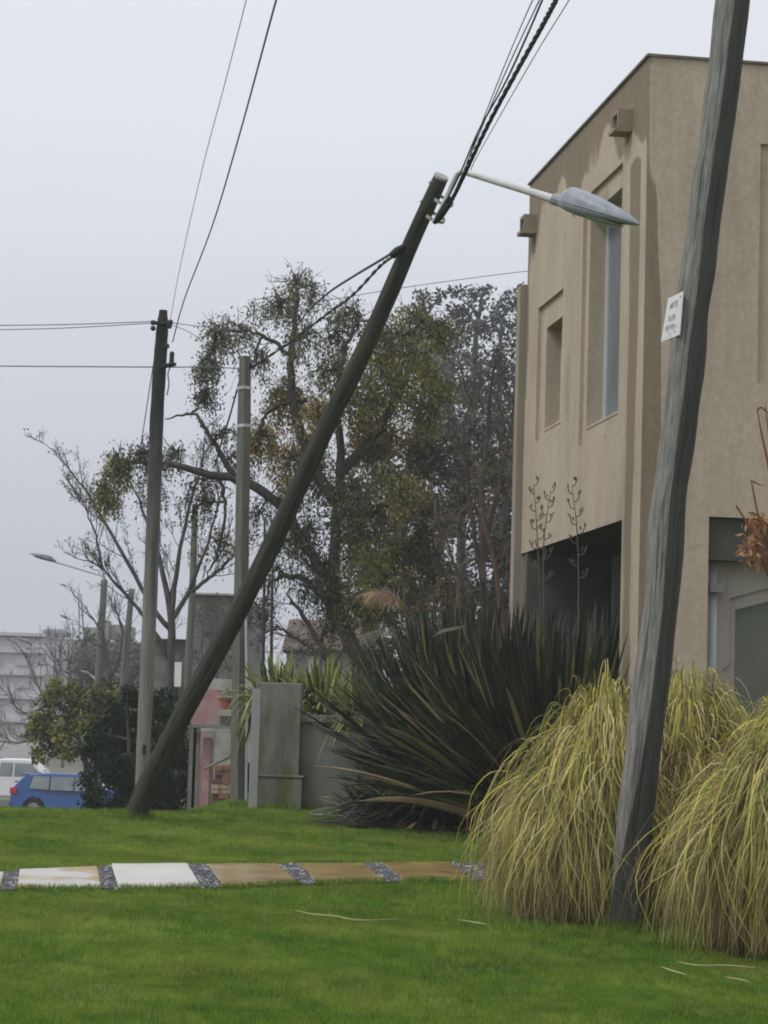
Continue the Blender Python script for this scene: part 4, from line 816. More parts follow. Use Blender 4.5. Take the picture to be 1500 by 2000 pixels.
# ---------------------------------------------------------------- TREES
def branch(p0, p1, n=7, wob=.06, sag=0.0):
    p0 = np.asarray(p0, float); p1 = np.asarray(p1, float); s = np.linspace(0, 1, n)[:, None]; L = np.linalg.norm(p1 - p0)
    w_ = rng.normal(0, 1, (n, 3)).cumsum(0); w_ -= w_[0] + (w_[-1] - w_[0]) * s; return p0 + (p1 - p0) * s + w_ * wob * L / 2 + np.array([0, 0, sag * L]) * np.sin(np.pi * s)
def rod(mb, p, r0, r1, sides=5): mb.tube(p, np.linspace(r0, r1, len(p)), sides, caps=False)
def grow(mb, p, d, L, r, lev, tips, up=.15, spread=.6, kids=3, minr=.006, flat=1.0, shrink=.62):
    n = 5; pts = [np.array(p, float)]; d = d / np.linalg.norm(d)
    for i in range(n):
        d = d + rng.normal(0, .13, 3) * [1, flat, 1] + [0, 0, up * .25]; d /= np.linalg.norm(d); pts.append(pts[-1] + d * L / n)
    pts = np.array(pts); rod(mb, pts, r, r * .55, 5 if r > .03 else 3)
    if lev == 0: tips.append(pts); return
    for k in range(kids):
        i = rng.integers(2, n + 1) if k else n
        nd = d + rng.normal(0, spread, 3) * [1, flat, 1]; grow(mb, pts[i], nd, L * rng.uniform(shrink - .12, shrink + .12), max(r * .55, minr), lev - 1, tips, up, spread, kids, minr, flat, shrink)
bark_d = mat('bark_dark', (.035, .032, .028), (.075, .068, .058), scale=9, rough=.95, bump=.6, stretch=(1, 1, .4))
bark_g = mat('bark_grey', (.055, .052, .048), (.12, .113, .103), scale=8, rough=.95, bump=.5, stretch=(1, 1, .4))
# big leafy tree -------------------------------------------------
D = 47
lf = [leafmat('leaf_olive', (.21, .195, .055), .35, .5, .25, 1.5), leafmat('leaf_ochre', (.33, .23, .05), .35, .5, .3, 1.5), leafmat('leaf_grey_green', (.13, .14, .075), .3, .5, .25, 1.5), leafmat('leaf_dark', (.035, .045, .02), .3, .5, .1, 1.5)]
blobs = [(575, 545, 34, .45, 2), (540, 600, 48, .9, 2), (622, 575, 30, .35, 2), (430, 655, 40, .9, 2), (405, 715, 26, .9, 2), (405, 770, 20, .6, 3), (470, 640, 30, .45, 2), (500, 705, 45, .6, 2), (590, 655, 48, .8, 2), (690, 610, 42, .75, 2), (745, 640, 42, .9, 0), (820, 625, 48, 1.2, 0), (835, 700, 50, 1.2, 0), (650, 720, 50, .8, 0), (560, 775, 52, 1.3, 1), (515, 850, 40, 1.2, 1), (600, 870, 52, 1.1, 1), (715, 800, 55, 1.3, 1), (770, 740, 55, 1.2, 0), (720, 880, 45, 1.2, 1), (660, 990, 55, 1.0, 3), (740, 1000, 55, 1.1, 0), (810, 880, 50, 1.0, 0), (640, 1100, 45, .6, 3), (725, 1090, 55, 1.1, 0), (790, 1060, 50, 1.0, 0), (580, 950, 38, .7, 3), (840, 800, 45, 1.0, 0), (800, 970, 45, .9, 1), (690, 1180, 40, .6, 0), (840, 1140, 50, .8, 3), (760, 1170, 50, .8, 3), (850, 1000, 50, .8, 3), (870, 640, 34, .9, 0), (868, 760, 34, 1.0, 0), (640, 650, 40, .7, 2), (620, 800, 46, 1.0, 1), (690, 760, 50, 1.1, 0), (760, 850, 50, 1.1, 1), (560, 900, 40, .8, 1), (620, 930, 45, .8, 3), (770, 930, 50, 1.0, 0), (700, 960, 50, 1.0, 0), (610, 1040, 40, .6, 3), (700, 1050, 50, 1.1, 0), (650, 1160, 40, .7, 3), (780, 1120, 55, 1.0, 0), (730, 1180, 50, 1.0, 0), (820, 1060, 50, 1.0, 3), (780, 660, 50, 1.0, 0), (740, 700, 50, 1.0, 0), (850, 900, 45, 1.0, 3),
         (212, 965, 22, 1.0, 0), (232, 905, 30, .9, 0), (285, 880, 28, .7, 3), (345, 885, 34, .5, 3), (400, 940, 34, .5, 3), (430, 850, 38, .4, 3), (385, 990, 36, .4, 3), (430, 1060, 36, .35, 3), (300, 960, 34, .35, 3), (470, 900, 30, .5, 3), (545, 1040, 36, .35, 3), (500, 1010, 36, .45, 3), (540, 1110, 36, .4, 3), (600, 1150, 36, .4, 3), (515, 1190, 30, .3, 3), (590, 1060, 36, .5, 3), (650, 1230, 34, .4, 3)]
bt = thing('leafy_tree', 'large tree with olive and ochre leaves behind the leaning pole', 'tree', fc(735, 1500, D))
trk = MB(); twg = MB(); lv = MB()
def limb(pth, r): p = smooth_path([P(*q) if len(q) == 3 else P(q[0], q[1], D) for q in pth], 26); trk.tube(p + rng.normal(0, .02, p.shape), interp_r(r, 26), 8); return p
limbs = [limb([(745, 1480), (728, 1380), (705, 1300), (672, 1225), (650, 1150), (655, 1020), (668, 900), (650, 760)], [.20, .18, .17, .15, .13, .11, .09, .06]),
         limb([(672, 1225), (640, 1130), (590, 1060), (560, 1000), (510, 960), (460, 935), (400, 925), (330, 905), (240, 905)], [.13, .115, .11, .10, .10, .095, .08, .06, .02]),
         limb([(700, 1290), (640, 1180), (600, 1135), (555, 1125), (525, 1140)], [.12, .08, .06, .05, .02]),
         limb([(460, 935), (420, 870), (415, 860), (375, 810), (320, 820)], [.07, .05, .045, .03, .012]),
         limb([(655, 980), (600, 880), (570, 760), (575, 640), (580, 540)], [.13, .11, .09, .06, .03]),
         limb([(660, 930), (740, 840), (790, 740), (820, 640)], [.12, .10, .07, .04]),
         limb([(575, 700), (520, 660), (460, 645), (420, 650)], [.05, .04, .03, .02]),
         limb([(655, 1000), (720, 1000), (790, 960), (840, 900)], [.10, .08, .06, .03]),
         limb([(655, 800), (670, 700), (700, 620)], [.07, .05, .03]),
         limb([(600, 780), (530, 800), (500, 850)], [.05, .04, .03]),
         limb([(700, 1200), (760, 1120), (840, 1080)], [.10, .07, .03]),
         limb([(430, 930), (440, 1000), (425, 1080), (400, 1130)], [.04, .03, .03, .012])]
allp = np.concatenate(limbs)
for (x, y, r_, den, ci) in blobs:
    c = P(x, y, D + rng.normal(0, 1.0)); R_ = r_ / F * D
    st_ = allp[np.argmin(np.linalg.norm((allp - c) * [1, .3, 1], axis=1))]
    b_ = branch(st_, c, 8, .08, .05); rod(twg, b_, .032, .014, 5)
    for k in range(7):
        q0 = b_[rng.integers(3, 8)]; grow(twg, q0, rng.normal(0, 1, 3), R_ * 1.0, .012, 1, [], 0, .7, 3, .005)
    nt_ = int(19 * max(den, .6))
    for k in range(nt_):
        dv = rng.normal(size=3); dv /= np.linalg.norm(dv); e_ = c + dv * R_ * rng.uniform(.55, 1.15) * [1, 1.1, 1]
        t0 = b_[rng.integers(3, 8)]; tw_ = branch(t0, e_, 7, .12, .08); rod(twg, tw_, .013, .005, 3)
        for j in range(3):
            q0 = tw_[rng.integers(3, 7)]; hang = np.array([rng.normal(0, .10), rng.normal(0, .10), -rng.uniform(.15, .6)]); st2 = branch(q0, q0 + hang, 4, .1); rod(twg, st2, .006, .003, 3)
            m_ = int(21 * den * rng.uniform(.4, 1.5)) + 1; f_ = rng.random((m_, 1)); cc = q0 + hang * f_ + rng.normal(0, .09, (m_, 3))
            mix = rng.random(m_); mi = np.where(mix < .72, ci, rng.choice([0, 2, 3, 3], m_)); leaves(lv, cc, .085, mi, droop=1.4, aspect=.45)
trk.build('trunk', bark_d, bt, smooth=True); twg.build('twigs', bark_d, bt); lv.build('crown', lf, bt)
# far eucalyptus --------------------------------------------------
def blob_tree(label, blobs, D, base, mats, lsize, dens, trunks, cat='tree', name='tree', bark=bark_g, rr0=.3, group=None, jit=2.0, droop=.3, mainr=.12):
    t_ = thing(name, label, cat, [P(base[0], base[1], D)[0], D, float(gz(P(base[0], base[1], D)[0], D))], group); trk = MB(); lv = MB(); ps = []
    for pth in trunks:
        p = smooth_path([P(x, y, D) for x, y in pth], 18); trk.tube(p, np.linspace(rr0, rr0 * .25, 18), 7); ps.append(p)
    ps = np.concatenate(ps)
    for (x, y, r_) in blobs:
        c = P(x, y, D + rng.normal(0, jit)); R_ = r_ / F * D
        s_ = ps[np.argmin(np.linalg.norm((ps - c) * [1, .2, 1] + [0, 0, R_ * .5], axis=1))]; b_ = branch(s_, c, 7, .08); rod(trk, b_, mainr, mainr * .3, 4)
        for k in range(9):
            dv = rng.normal(size=3); dv /= np.linalg.norm(dv); e_ = c + dv * R_ * rng.uniform(.6, 1.1); rod(trk, branch(b_[rng.integers(3, 7)], e_, 5, .1), mainr * .3, mainr * .1, 3)
            m_ = int(11 * dens * R_ * R_ / (lsize * lsize) / 9 * rng.uniform(.5, 1.5)) + 3; cc = e_ + rng.normal(0, R_ * .27, (m_, 3)); mi = rng.integers(0, len(mats), 1)[0] if rng.random() < .5 else rng.integers(0, len(mats), m_); leaves(lv, cc, lsize, mi, droop=droop, aspect=.6)
    trk.build('trunk', bark, t_, smooth=True); lv.build('crown', mats, t_); return t_
bark_e = mat('bark_euc', (.05, .05, .048), (.085, .085, .08), scale=3, rough=.95)
eu = [leafmat('euc_a', (.07, .075, .07), .3, .6, .15, .5), leafmat('euc_b', (.045, .05, .048), .3, .6, .1, .5), leafmat('euc_c', (.10, .105, .095), .3, .6, .15, .5)]
blob_tree('tall grey far tree with puffy crowns just left of the house', [(828, 588, 20), (862, 582, 12), (905, 588, 26), (940, 580, 24), (885, 620, 20), (925, 640, 34), (870, 660, 24), (880, 700, 40), (900, 760, 50), (850, 830, 45), (920, 850, 50), (880, 930, 50), (850, 1010, 50), (920, 1020, 50), (880, 1110, 50), (840, 1190, 50), (920, 1200, 50)], 108, (900, 1420), eu, .24, 2.6, [[(900, 1450), (900, 1200), (905, 950), (925, 760), (930, 650), (940, 600)], [(905, 950), (880, 800), (870, 700), (830, 610)]], rr0=.3, mainr=.09, bark=bark_e)
blob_tree('tall grey far tree partly hidden by the house edge', [(975, 600, 26), (1008, 590, 22), (1030, 575, 22), (960, 640, 30), (1010, 650, 36), (970, 720, 45), (1020, 740, 45), (990, 820, 50), (960, 920, 50), (1020, 930, 50), (980, 1030, 50), (1020, 1120, 50), (960, 1150, 50)], 104, (990, 1420), eu, .24, 2.6, [[(990, 1450), (990, 1200), (985, 950), (975, 760), (980, 620)], [(985, 950), (1010, 800), (1015, 680), (1030, 590)]], rr0=.3, mainr=.09, bark=bark_e)
mgt = [leafmat('mid_a', (.075, .07, .05), .3, .8, .15, .6), leafmat('mid_b', (.05, .05, .042), .3, .8, .1, .6), leafmat('mid_c', (.10, .09, .055), .3, .8, .15, .6)]
blob_tree('hazy brown grey tree filling the gap behind the leafy tree', [(860, 660, 28), (840, 740, 45), (890, 760, 40), (790, 800, 50), (740, 760, 45), (850, 850, 50), (900, 840, 45), (950, 800, 40), (700, 850, 50), (760, 900, 50), (830, 930, 50), (660, 930, 45), (710, 980, 50), (780, 1010, 50), (640, 1020, 45), (690, 1080, 50), (760, 1090, 50), (650, 1150, 45), (990, 800, 35), (1000, 700, 30), (945, 720, 34), (960, 880, 45), (610, 1120, 30)], 72, (800, 1420), mgt, .15, .75, [[(800, 1450), (800, 1200), (790, 1000), (820, 800)], [(800, 1300), (720, 1100), (700, 950)], [(800, 1250), (880, 1000), (930, 800)]], rr0=.2, mainr=.06, jit=1.5, bark=bark_e)
# dark trees behind the flax
dg = [leafmat('back_a', (.035, .038, .024), .35, .8, .1, .8), leafmat('back_b', (.055, .05, .034), .35, .8, .1, .8), leafmat('back_c', (.020, .022, .018), .3, .6, .05, .8)]
blob_tree('dense dark tree behind the flax plants', [(700, 1190, 40), (740, 1120, 45), (780, 1040, 50), (830, 980, 50), (880, 900, 50), (940, 960, 50), (990, 900, 45), (900, 1010, 50), (980, 1040, 50), (1010, 970, 40), (820, 880, 45), (760, 960, 45), (720, 1250, 40), (1015, 1100, 40), (1020, 1210, 40), (1015, 840, 35), (950, 860, 40), (820, 1180, 50), (870, 1120, 50), (860, 1220, 50), (800, 1260, 45), (900, 1280, 50), (930, 1180, 50), (960, 1260, 50), (990, 1170, 45), (1000, 1290, 45), (940, 1080, 45), (760, 1290, 40), (840, 1320, 50)], 58, (900, 1420), dg, .13, 1.9, [[(900, 1450), (895, 1250), (900, 1100), (890, 920)], [(880, 1400), (840, 1250), (820, 1180), (780, 1050)], [(900, 1400), (950, 1250), (980, 1050), (1000, 900)]], rr0=.2, mainr=.07, jit=1.0)
# bare reddish shrubs by the house
def bare_tree(label, name, roots, D, lev, L, r, m, up=.25, spread=.45, kids=3, cat='tree', group=None, extra=None, twig=None, minr=.006, leafmats=None, lsize=.06, lprob=0, shrink=.62):
    p0 = P(*roots[0][0][0][:2], D); t_ = thing(name, label, cat, [p0[0], D, p0[2]], group); trk = MB(); tw_ = MB(); tips = []
    for pth, rr in roots:
        p = smooth_path([P(x, y, D + (q[0] if q else 0)) for x, y, *q in pth], 16); p[1:-1] += rng.normal(0, .012, p[1:-1].shape); trk.tube(p, interp_r(rr, 16), 6)
        for i in range(4, 16, 1):
            if rng.random() < .85:
                dv = (p[i] - p[i - 1]); dv /= np.linalg.norm(dv); dv = dv + rng.normal(0, spread, 3); grow(tw_, p[i], dv, L * rng.uniform(.6, 1.2) * (1.2 - .03 * i), r, lev, tips, up, spread, kids, minr, shrink=shrink)
    trk.build('trunk', m, t_, smooth=True); tw_.build('twigs', twig or m, t_)
    if lprob and leafmats:
        lv = MB(); cc = np.concatenate([t[rng.integers(1, 6, lprob)] for t in tips]); cc = cc + rng.normal(0, .04, cc.shape); leaves(lv, cc, lsize, rng.integers(0, len(leafmats), len(cc)), droop=.5); lv.build('leaves', leafmats, t_)
    return t_
red = mat('bark_red', (.09, .06, .045), (.15, .10, .08), scale=8, rough=.95)
bare_tree('bare twiggy tree reaching high beside the house edge', 'bare_tree', [([(960, 1420), (948, 1200), (940, 1000), (950, 860), (962, 740), (970, 690)], [.08, .07, .06, .045, .03, .012]), ([(945, 1150), (920, 1000), (905, 860), (925, 760)], [.05, .04, .03, .012]), ([(950, 1050), (985, 900), (1002, 800), (1006, 730)], [.05, .04, .03, .012])], 42, 2, .75, .014, bark_d, up=.3, spread=.5)
bare_tree('reddish bare shrub tangle at the foot of the house edge', 'bare_shrub', [([(1000, 1420), (985, 1250), (965, 1100), (940, 990), (930, 900)], [.05, .04, .035, .03, .012]), ([(990, 1350), (1000, 1150), (1010, 1000), (1005, 880)], [.04, .03, .025, .01]), ([(960, 1400), (920, 1200), (880, 1080), (850, 1000)], [.04, .03, .02, .01]), ([(940, 1400), (890, 1250), (850, 1180)], [.04, .03, .012])], 37, 2, .6, .011, red, up=.25, spread=.6, cat='shrub', leafmats=[lf[1], leafmat('leaf_brown', (.12, .07, .035), .3, .6, .15, 2)], lprob=3, lsize=.05)
# tall reeds in front of them
mb_n = 240; rd = np.random.default_rng(3)
t_ = thing('reed_clump', 'thicket of dark upright reed stems between the flax and the house', 'reeds', fc(960, 1500, 33.2))
xb = rd.uniform(.85, 2.15, mb_n); yb = rd.uniform(33.6, 35.5, mb_n); s = np.linspace(0, 1, 7); hh = rd.uniform(1.6, 3.6, mb_n); ln = rd.normal(0, .12, mb_n)
xb = np.where(xb > 1.75, xb - .9, xb)
pts = np.stack([xb[:, None] + ln[:, None] * s ** 2 * hh[:, None] * .5, yb[:, None] + 0 * s[None], gz(xb, yb)[:, None] + hh[:, None] * s[None]], -1)
mb = MB(); ribbons(mb, pts, rd.uniform(.012, .03, mb_n)[:, None] * np.linspace(1, .3, 7)[None], np.tile([1.0, .2, 0], (mb_n, 1)), rd.choice(3, mb_n, p=[.6, .3, .1])); mb.build('stems', [flx[0], flx[2], leafmat('reed_tan', (.20, .15, .09), .3, .7, .1)], t_)
# left bare tree
bare_tree('bare grey tree with a forked trunk left of the concrete pole', 'bare_tree', [([(328, 1480), (332, 1300), (335, 1210), (320, 1130), (300, 1050), (275, 985), (250, 930)], [.11, .10, .085, .06, .04, .028, .012]),
    ([(335, 1215), (340, 1150), (352, 1070), (370, 990), (392, 910), (402, 840)], [.075, .06, .045, .035, .022, .01]), ([(336, 1210), (365, 1160), (395, 1090), (420, 1010), (440, 940)], [.065, .05, .035, .025, .01]),
    ([(334, 1230), (300, 1190), (262, 1120), (215, 1040), (180, 975), (145, 930), (110, 885)], [.065, .05, .045, .036, .026, .016, .007]), ([(330, 1290), (290, 1215), (235, 1150), (200, 1112), (172, 1095)], [.055, .042, .034, .022, .01]), ([(200, 1112), (190, 1060), (170, 1000), (160, 980)], [.03, .025, .015, .008]), ([(365, 1160), (420, 1120), (470, 1070)], [.05, .04, .02])],
    52, 2, .62, .014, bark_g, up=.4, spread=.42, kids=4, leafmats=[lf[2], lf[3]], lprob=1, lsize=.07)
bare_tree('small bare spreading tree in front of the pale building', 'bare_tree', [([(140, 1480), (125, 1420), (95, 1380), (70, 1330), (55, 1285)], [.07, .06, .05, .035, .015]), ([(125, 1420), (70, 1400), (35, 1385), (10, 1350)], [.05, .04, .03, .012]), ([(130, 1440), (80, 1445), (30, 1450), (-20, 1445)], [.05, .04, .03, .012]), ([(135, 1430), (120, 1370), (110, 1310), (100, 1270)], [.05, .04, .03, .012]), ([(140, 1430), (140, 1370), (135, 1310), (140, 1270)], [.05, .04, .03, .012])], 92, 2, 1.0, .026, mat('bark_mauve', (.10, .09, .095), (.15, .135, .14), scale=6, rough=.95), up=.35, spread=.45, minr=.011)
bare_tree('bare thin tree rising behind the dark bush beside the thin dark pole', 'bare_tree', [([(225, 1480), (215, 1330), (200, 1240), (175, 1200)], [.07, .06, .04, .02]), ([(215, 1330), (240, 1240), (225, 1190)], [.05, .04, .015])], 80, 2, .9, .024, bark_g, up=.3, spread=.5, minr=.01)
bare_tree('dark twisted bare tree between the thin posts and the leafy tree trunk', 'bare_tree', [([(690, 1460), (660, 1340), (625, 1260), (590, 1200), (560, 1160)], [.10, .09, .07, .05, .02]), ([(640, 1290), (570, 1240), (530, 1220)], [.05, .04, .015]), ([(625, 1260), (640, 1190), (610, 1110), (560, 1070)], [.06, .05, .03, .012]), ([(650, 1310), (690, 1220), (680, 1150)], [.05, .04, .015])], 53, 3, .62, .016, bark_d, up=.1, spread=.6)
blob_tree('grey brown vine tangle against the grey warehouse wall', [(395, 1200, 24), (430, 1185, 24), (465, 1200, 22), (400, 1245, 26), (440, 1240, 28), (470, 1255, 22), (385, 1290, 24), (425, 1290, 26), (462, 1300, 22), (355, 1280, 20)], 74, (420, 1420), mgt, .10, .55, [[(420, 1450), (425, 1300), (430, 1200)], [(400, 1450), (395, 1300), (395, 1220)]], cat='shrub', name='shrub', rr0=.05, mainr=.025, jit=.6)
# bushes
ob_ = [leafmat('bush_olive', (.15, .165, .035), .35, .8, .2, 1.2), leafmat('bush_yellow', (.27, .26, .07), .3, .8, .25, 1.2), leafmat('bush_deep', (.055, .06, .025), .3, .5, .1, 1.2)]
db_ = [leafmat('dkbush_a', (.012, .025, .013), .35, .9, .08, 1.2, .05), leafmat('dkbush_b', (.024, .04, .02), .35, .9, .08, 1.2, .05), leafmat('dkbush_c', (.008, .014, .009), .3, .9, .05, 1.2, .05)]
blob_tree('rounded olive green bush behind the blue car', [(85, 1440, 30), (78, 1400, 28), (110, 1370, 30), (140, 1360, 28), (175, 1365, 28), (205, 1360, 26), (120, 1420, 34), (160, 1410, 34), (90, 1470, 24), (200, 1400, 30), (235, 1375, 22), (140, 1460, 28)], 62, (140, 1560), ob_, .13, 4.5, [[(190, 1600), (165, 1480), (140, 1400)], [(190, 1600), (195, 1480), (200, 1400)]], cat='bush', name='bush', rr0=.12, mainr=.04, jit=.6)
blob_tree('large very dark green bush left of the leaning pole base', [(200, 1430, 34), (235, 1400, 34), (250, 1365, 22), (225, 1470, 40), (265, 1440, 40), (300, 1400, 36), (335, 1385, 30), (310, 1460, 42), (345, 1430, 32), (200, 1510, 36), (240, 1530, 40), (285, 1510, 42), (330, 1520, 42), (350, 1480, 30), (205, 1560, 30), (250, 1570, 36), (300, 1570, 40), (345, 1565, 26), (185, 1470, 22)], 48, (260, 1600), db_, .09, 6.0, [[(260, 1640), (255, 1520), (250, 1420)], [(270, 1640), (310, 1520), (320, 1420)]], cat='bush', name='bush', rr0=.1, mainr=.035, jit=.5)
blob_tree('green shrub mass behind the street lamp and thin dark pole', [(160, 1330, 34), (200, 1310, 36), (240, 1330, 34), (180, 1280, 32), (150, 1290, 26), (220, 1275, 32), (265, 1320, 30), (300, 1340, 30), (260, 1280, 28)], 130, (200, 1440), [leafmat('far_a', (.075, .085, .05), .3, .6, .1, .5), leafmat('far_b', (.05, .07, .05), .3, .6, .1, .5)], .28, 3.0, [[(200, 1450), (200, 1380), (200, 1300)]], cat='bush', name='bush', rr0=.2, mainr=.08, jit=1.5)
# brown bramble behind the strappy plants
blob_tree('reddish brown bramble above the low wall', [(600, 1240, 30), (640, 1220, 30), (670, 1250, 30), (620, 1280, 28), (580, 1270, 26), (700, 1290, 24)], 43, (640, 1500), [leafmat('br_a', (.11, .06, .045), .3, .6, .15, 2), leafmat('br_b', (.07, .055, .04), .3, .6, .1, 2), leafmat('br_c', (.17, .12, .09), .3, .6, .1, 2)], .06, .30, [[(640, 1520), (630, 1350), (625, 1260)], [(645, 1520), (660, 1350), (670, 1270)]], cat='shrub', name='shrub', rr0=.04, mainr=.015, jit=.5)
# ============================================================ WALL, PILLAR, CARPORT
conc = mat('concrete_green_stain', (.12, .12, .10), (.25, .25, .225), scale=3.2, rough=.9, bump=.3, stretch=(1, 1, .3), c3=(.12, .13, .045), s3=2.2, m3=(.48, .62))
conc2 = mat('concrete_grey', (.165, .165, .15), (.22, .22, .20), scale=1.6, rough=.9, bump=.25, c3=(.11, .12, .08), s3=1.2, m3=(.55, .75))
DP = 34.0
def bx(px0, px1, py0, py1, d0, d1): # box from pixel rectangle at depth d0
    a = P(px0, py0, d0); b = P(px1, py1, d0); return min(a[0], b[0]), max(a[0], b[0]), d0, d1, min(a[2], b[2]), max(a[2], b[2])
pil = thing('stone_pillar', 'broad stained concrete pillar at the end of the low garden wall', 'pillar', P(540, 1590, DP))
mb = MB(); q = list(bx(501, 581, 1332, 1600, DP, DP + .5)); mb.box(*q); mb.build('shaft', conc, pil, bevel=.015)
mb = MB(); q = list(bx(494, 588, 1517, 1600, DP - .06, DP + .56)); mb.box(*q); mb.box(q[0] - .02, q[1] + .02, q[2] - .02, q[3] + .02, q[5] - .001, q[5] + .035); mb.build('plinth', conc, pil, bevel=.015)
gw = thing('garden_wall', 'low grey rendered garden wall behind the flax', 'wall', P(650, 1590, DP + .2))
q = list(bx(589, 900, 1410, 1620, DP + .15, DP + .35)); mb = MB(); mb.box(*q); mb.build('wall', conc2, gw)
q2 = list(bx(583, 905, 1396, 1411, DP + .08, DP + .42)); mb = MB(); mb.box(q2[0] + .01, q2[1], q2[2], q2[3], q[5] + .001, q[5] + .11); mb.build('coping', conc2, gw, bevel=.01)
cp = thing('open_shed', 'open shed with pink wall and pale beams behind the leaning pole', 'shed', P(430, 1600, 38))
pink = mat('pink_wall', (.36, .19, .20), (.46, .27, .27), scale=3, rough=.9, c3=(.40, .33, .32), s3=2, m3=(.5, .7)); palew = mat('white_render', (.42, .42, .40), (.52, .51, .49), scale=2, rough=.9, c3=(.34, .33, .30), s3=2)
beam = mat('beam_grey', (.17, .165, .155), (.24, .23, .21), scale=4, rough=.9)
def add(name, m, *boxes, parent=cp, bevel=0.0):
    mb = MB()
    for b_ in boxes: mb.box(*bx(*b_))
    return mb.build(name, m, parent, bevel=bevel)
add('pink_wall', pink, (376, 428, 1345, 1416, 39, 39.15), (386, 412, 1428, 1620, 39, 39.15))
add('back_wall', palew, (376, 512, 1417, 1620, 41, 41.15)); add('upper_wall', palew, (400, 512, 1325, 1400, 41.2, 41.3))
add('beam', beam, (366, 470, 1417, 1424, 38.2, 38.35), bevel=.005); add('beam', beam, (366, 470, 1427, 1431, 38.2, 38.3), bevel=.005)
for a, b_ in ((371, 377), (379, 384), (397, 405)): add('post', beam if a < 390 else pink, (a, b_, 1417 if a < 390 else 1440, 1620, 38.4, 38.5))
add('post', palew, (405, 411, 1430, 1620, 38.45, 38.55))
mb = MB(); mb.tube([P(398, 1502, 38.3), P(452, 1476, 38.3)], [.02, .035], 6); mb.build('diagonal_strut', beam, cp)
dr = thing('board_post', 'pale grey board standing against the left side of the stone pillar', 'board', P(498, 1600, 33.6)); add('board', mat('board_grey', (.27, .27, .29), (.34, .34, .35), scale=4, rough=.8, stretch=(1, 1, .3)), (493, 501, 1345, 1600, 33.7, 33.75), parent=dr, bevel=.004)
add('doorway', mat('dark_void', (.02, .02, .02), (.03, .03, .03), scale=3), (476, 492, 1385, 1425, 38.7, 38.9)); add('doorway', MATS['dark_void'], (474, 490, 1490, 1550, 38.7, 38.9))
# pots on the beam
pot_m = mat('terracotta', (.26, .10, .06), (.34, .14, .09), scale=6, rough=.8)
def pot(cx, top, bot, d, label, m):
    t_ = thing('flower_pot', label, 'flower pot', P(cx, bot, d)); a = P(cx, bot, d); b_ = P(cx, top, d); mb = MB(); r_ = 13 / F * d
    mb.tube([a, a * .15 + b_ * .85, a * .14 + b_ * .86, b_], [r_ * .75, r_, r_ * 1.12, r_ * 1.12], 16); mb.build('pot', m, t_, smooth=True, sharp=40)
    mb = MB(); n = 60; cc = b_ + rng.normal(0, 1, (n, 3)) * [.07, .05, .05] + [0, 0, .06]; leaves(mb, cc, .08, 0); mb.build('plant', agm[0], t_); return t_
pot(441, 1363, 1386, 38.6, 'terracotta flower pot hanging in the shed left of the concrete pole', pot_m)
pot(487, 1363, 1384, 38.6, 'mossy flower pot in the shed between the concrete pole and the pillar', mat('moss_pot', (.20, .21, .10), (.26, .25, .14), scale=6, rough=.9))
add('shelf', palew, (425, 462, 1388, 1398, 38.4, 38.9), (474, 500, 1359, 1362, 38.5, 38.9), (424, 462, 1359, 1362, 38.5, 38.6))
# stack of bricks / roof tiles
bm1 = [mat('brick_red', (.27, .12, .075), (.34, .17, .11), scale=7, rough=.9), mat('brick_pale', (.42, .28, .21), (.48, .34, .27), scale=7, rough=.9), mat('brick_brown', (.16, .085, .06), (.22, .12, .085), scale=7, rough=.9)]
bk = thing('brick_stack', 'stack of red and pale bricks in front of the shed back wall', 'brick stack', P(430, 1600, 38.1))
yy = 1598; 
for k in range(11):
    h_ = 9.5; r0 = 413 + (6 if k > 7 else 0); x = r0
    mb = MB()
    while x < 456:
        w_ = 14 + rng.random() * 8; q = bx(x, x + w_ - 1, yy - h_ + 1, yy, 38.1 + rng.random() * .05, 38.5); mb.box(*q, mi=int((1 if k in (5, 6) else rng.choice([0, 2])))); x += w_
    mb.build('brick_course', bm1, bk, bevel=.006); yy -= h_
# white board sign in the distance
ws = thing('notice_board', 'small blank white board on a post between the left pole and the slim pole', 'board', P(347, 1450, 55)); add('panel', mat('white_panel', (.80, .81, .80), (.84, .84, .83), scale=4, rough=.5), (341, 353, 1293, 1341, 55, 55.05), parent=ws); mb = MB(); mb.tube([P(346, 1480, 55.1), P(347, 1300, 55.1)], .03, 8); mb.build('post', beam, ws)
# ============================================================ BACKGROUND BUILDINGS
bw = mat('building_pale', (.48, .48, .49), (.55, .55, .56), scale=.5, rough=.9, c3=(.42, .42, .42), s3=.3, m3=(.5, .7)); bw2 = mat('building_grey', (.13, .13, .12), (.20, .195, .18), scale=1.6, rough=.9, c3=(.06, .065, .05), s3=1.2, m3=(.5, .65)); bwin = mat('building_window', (.38, .39, .41), (.44, .45, .47), scale=.4, rough=.3)
b1 = thing('apartment_building', 'pale hazy building at the left edge with faint storeys', 'building', P(50, 1480, 190))
add('wall', bw, (-260, 84, 1236, 1560, 190, 215), parent=b1); add('floor_slab', mat('slab_band', (.47, .47, .48)), (-260, 87, 1266, 1270, 189.6, 190), (-260, 87, 1310, 1314, 189.6, 190), (-260, 87, 1356, 1360, 189.6, 190), (-260, 87, 1402, 1406, 189.6, 190), (-264, 88, 1233, 1237, 189.5, 215.2), parent=b1)
for yy in (1278, 1322, 1368, 1414):
    for xx in (-200, -140, -80, -25, 30): add('window', bwin, (xx, xx + 26, yy, yy + 22, 189.8, 190.1), parent=b1)
add('wall', bw, (84, 150, 1247, 1540, 196, 215), parent=b1)
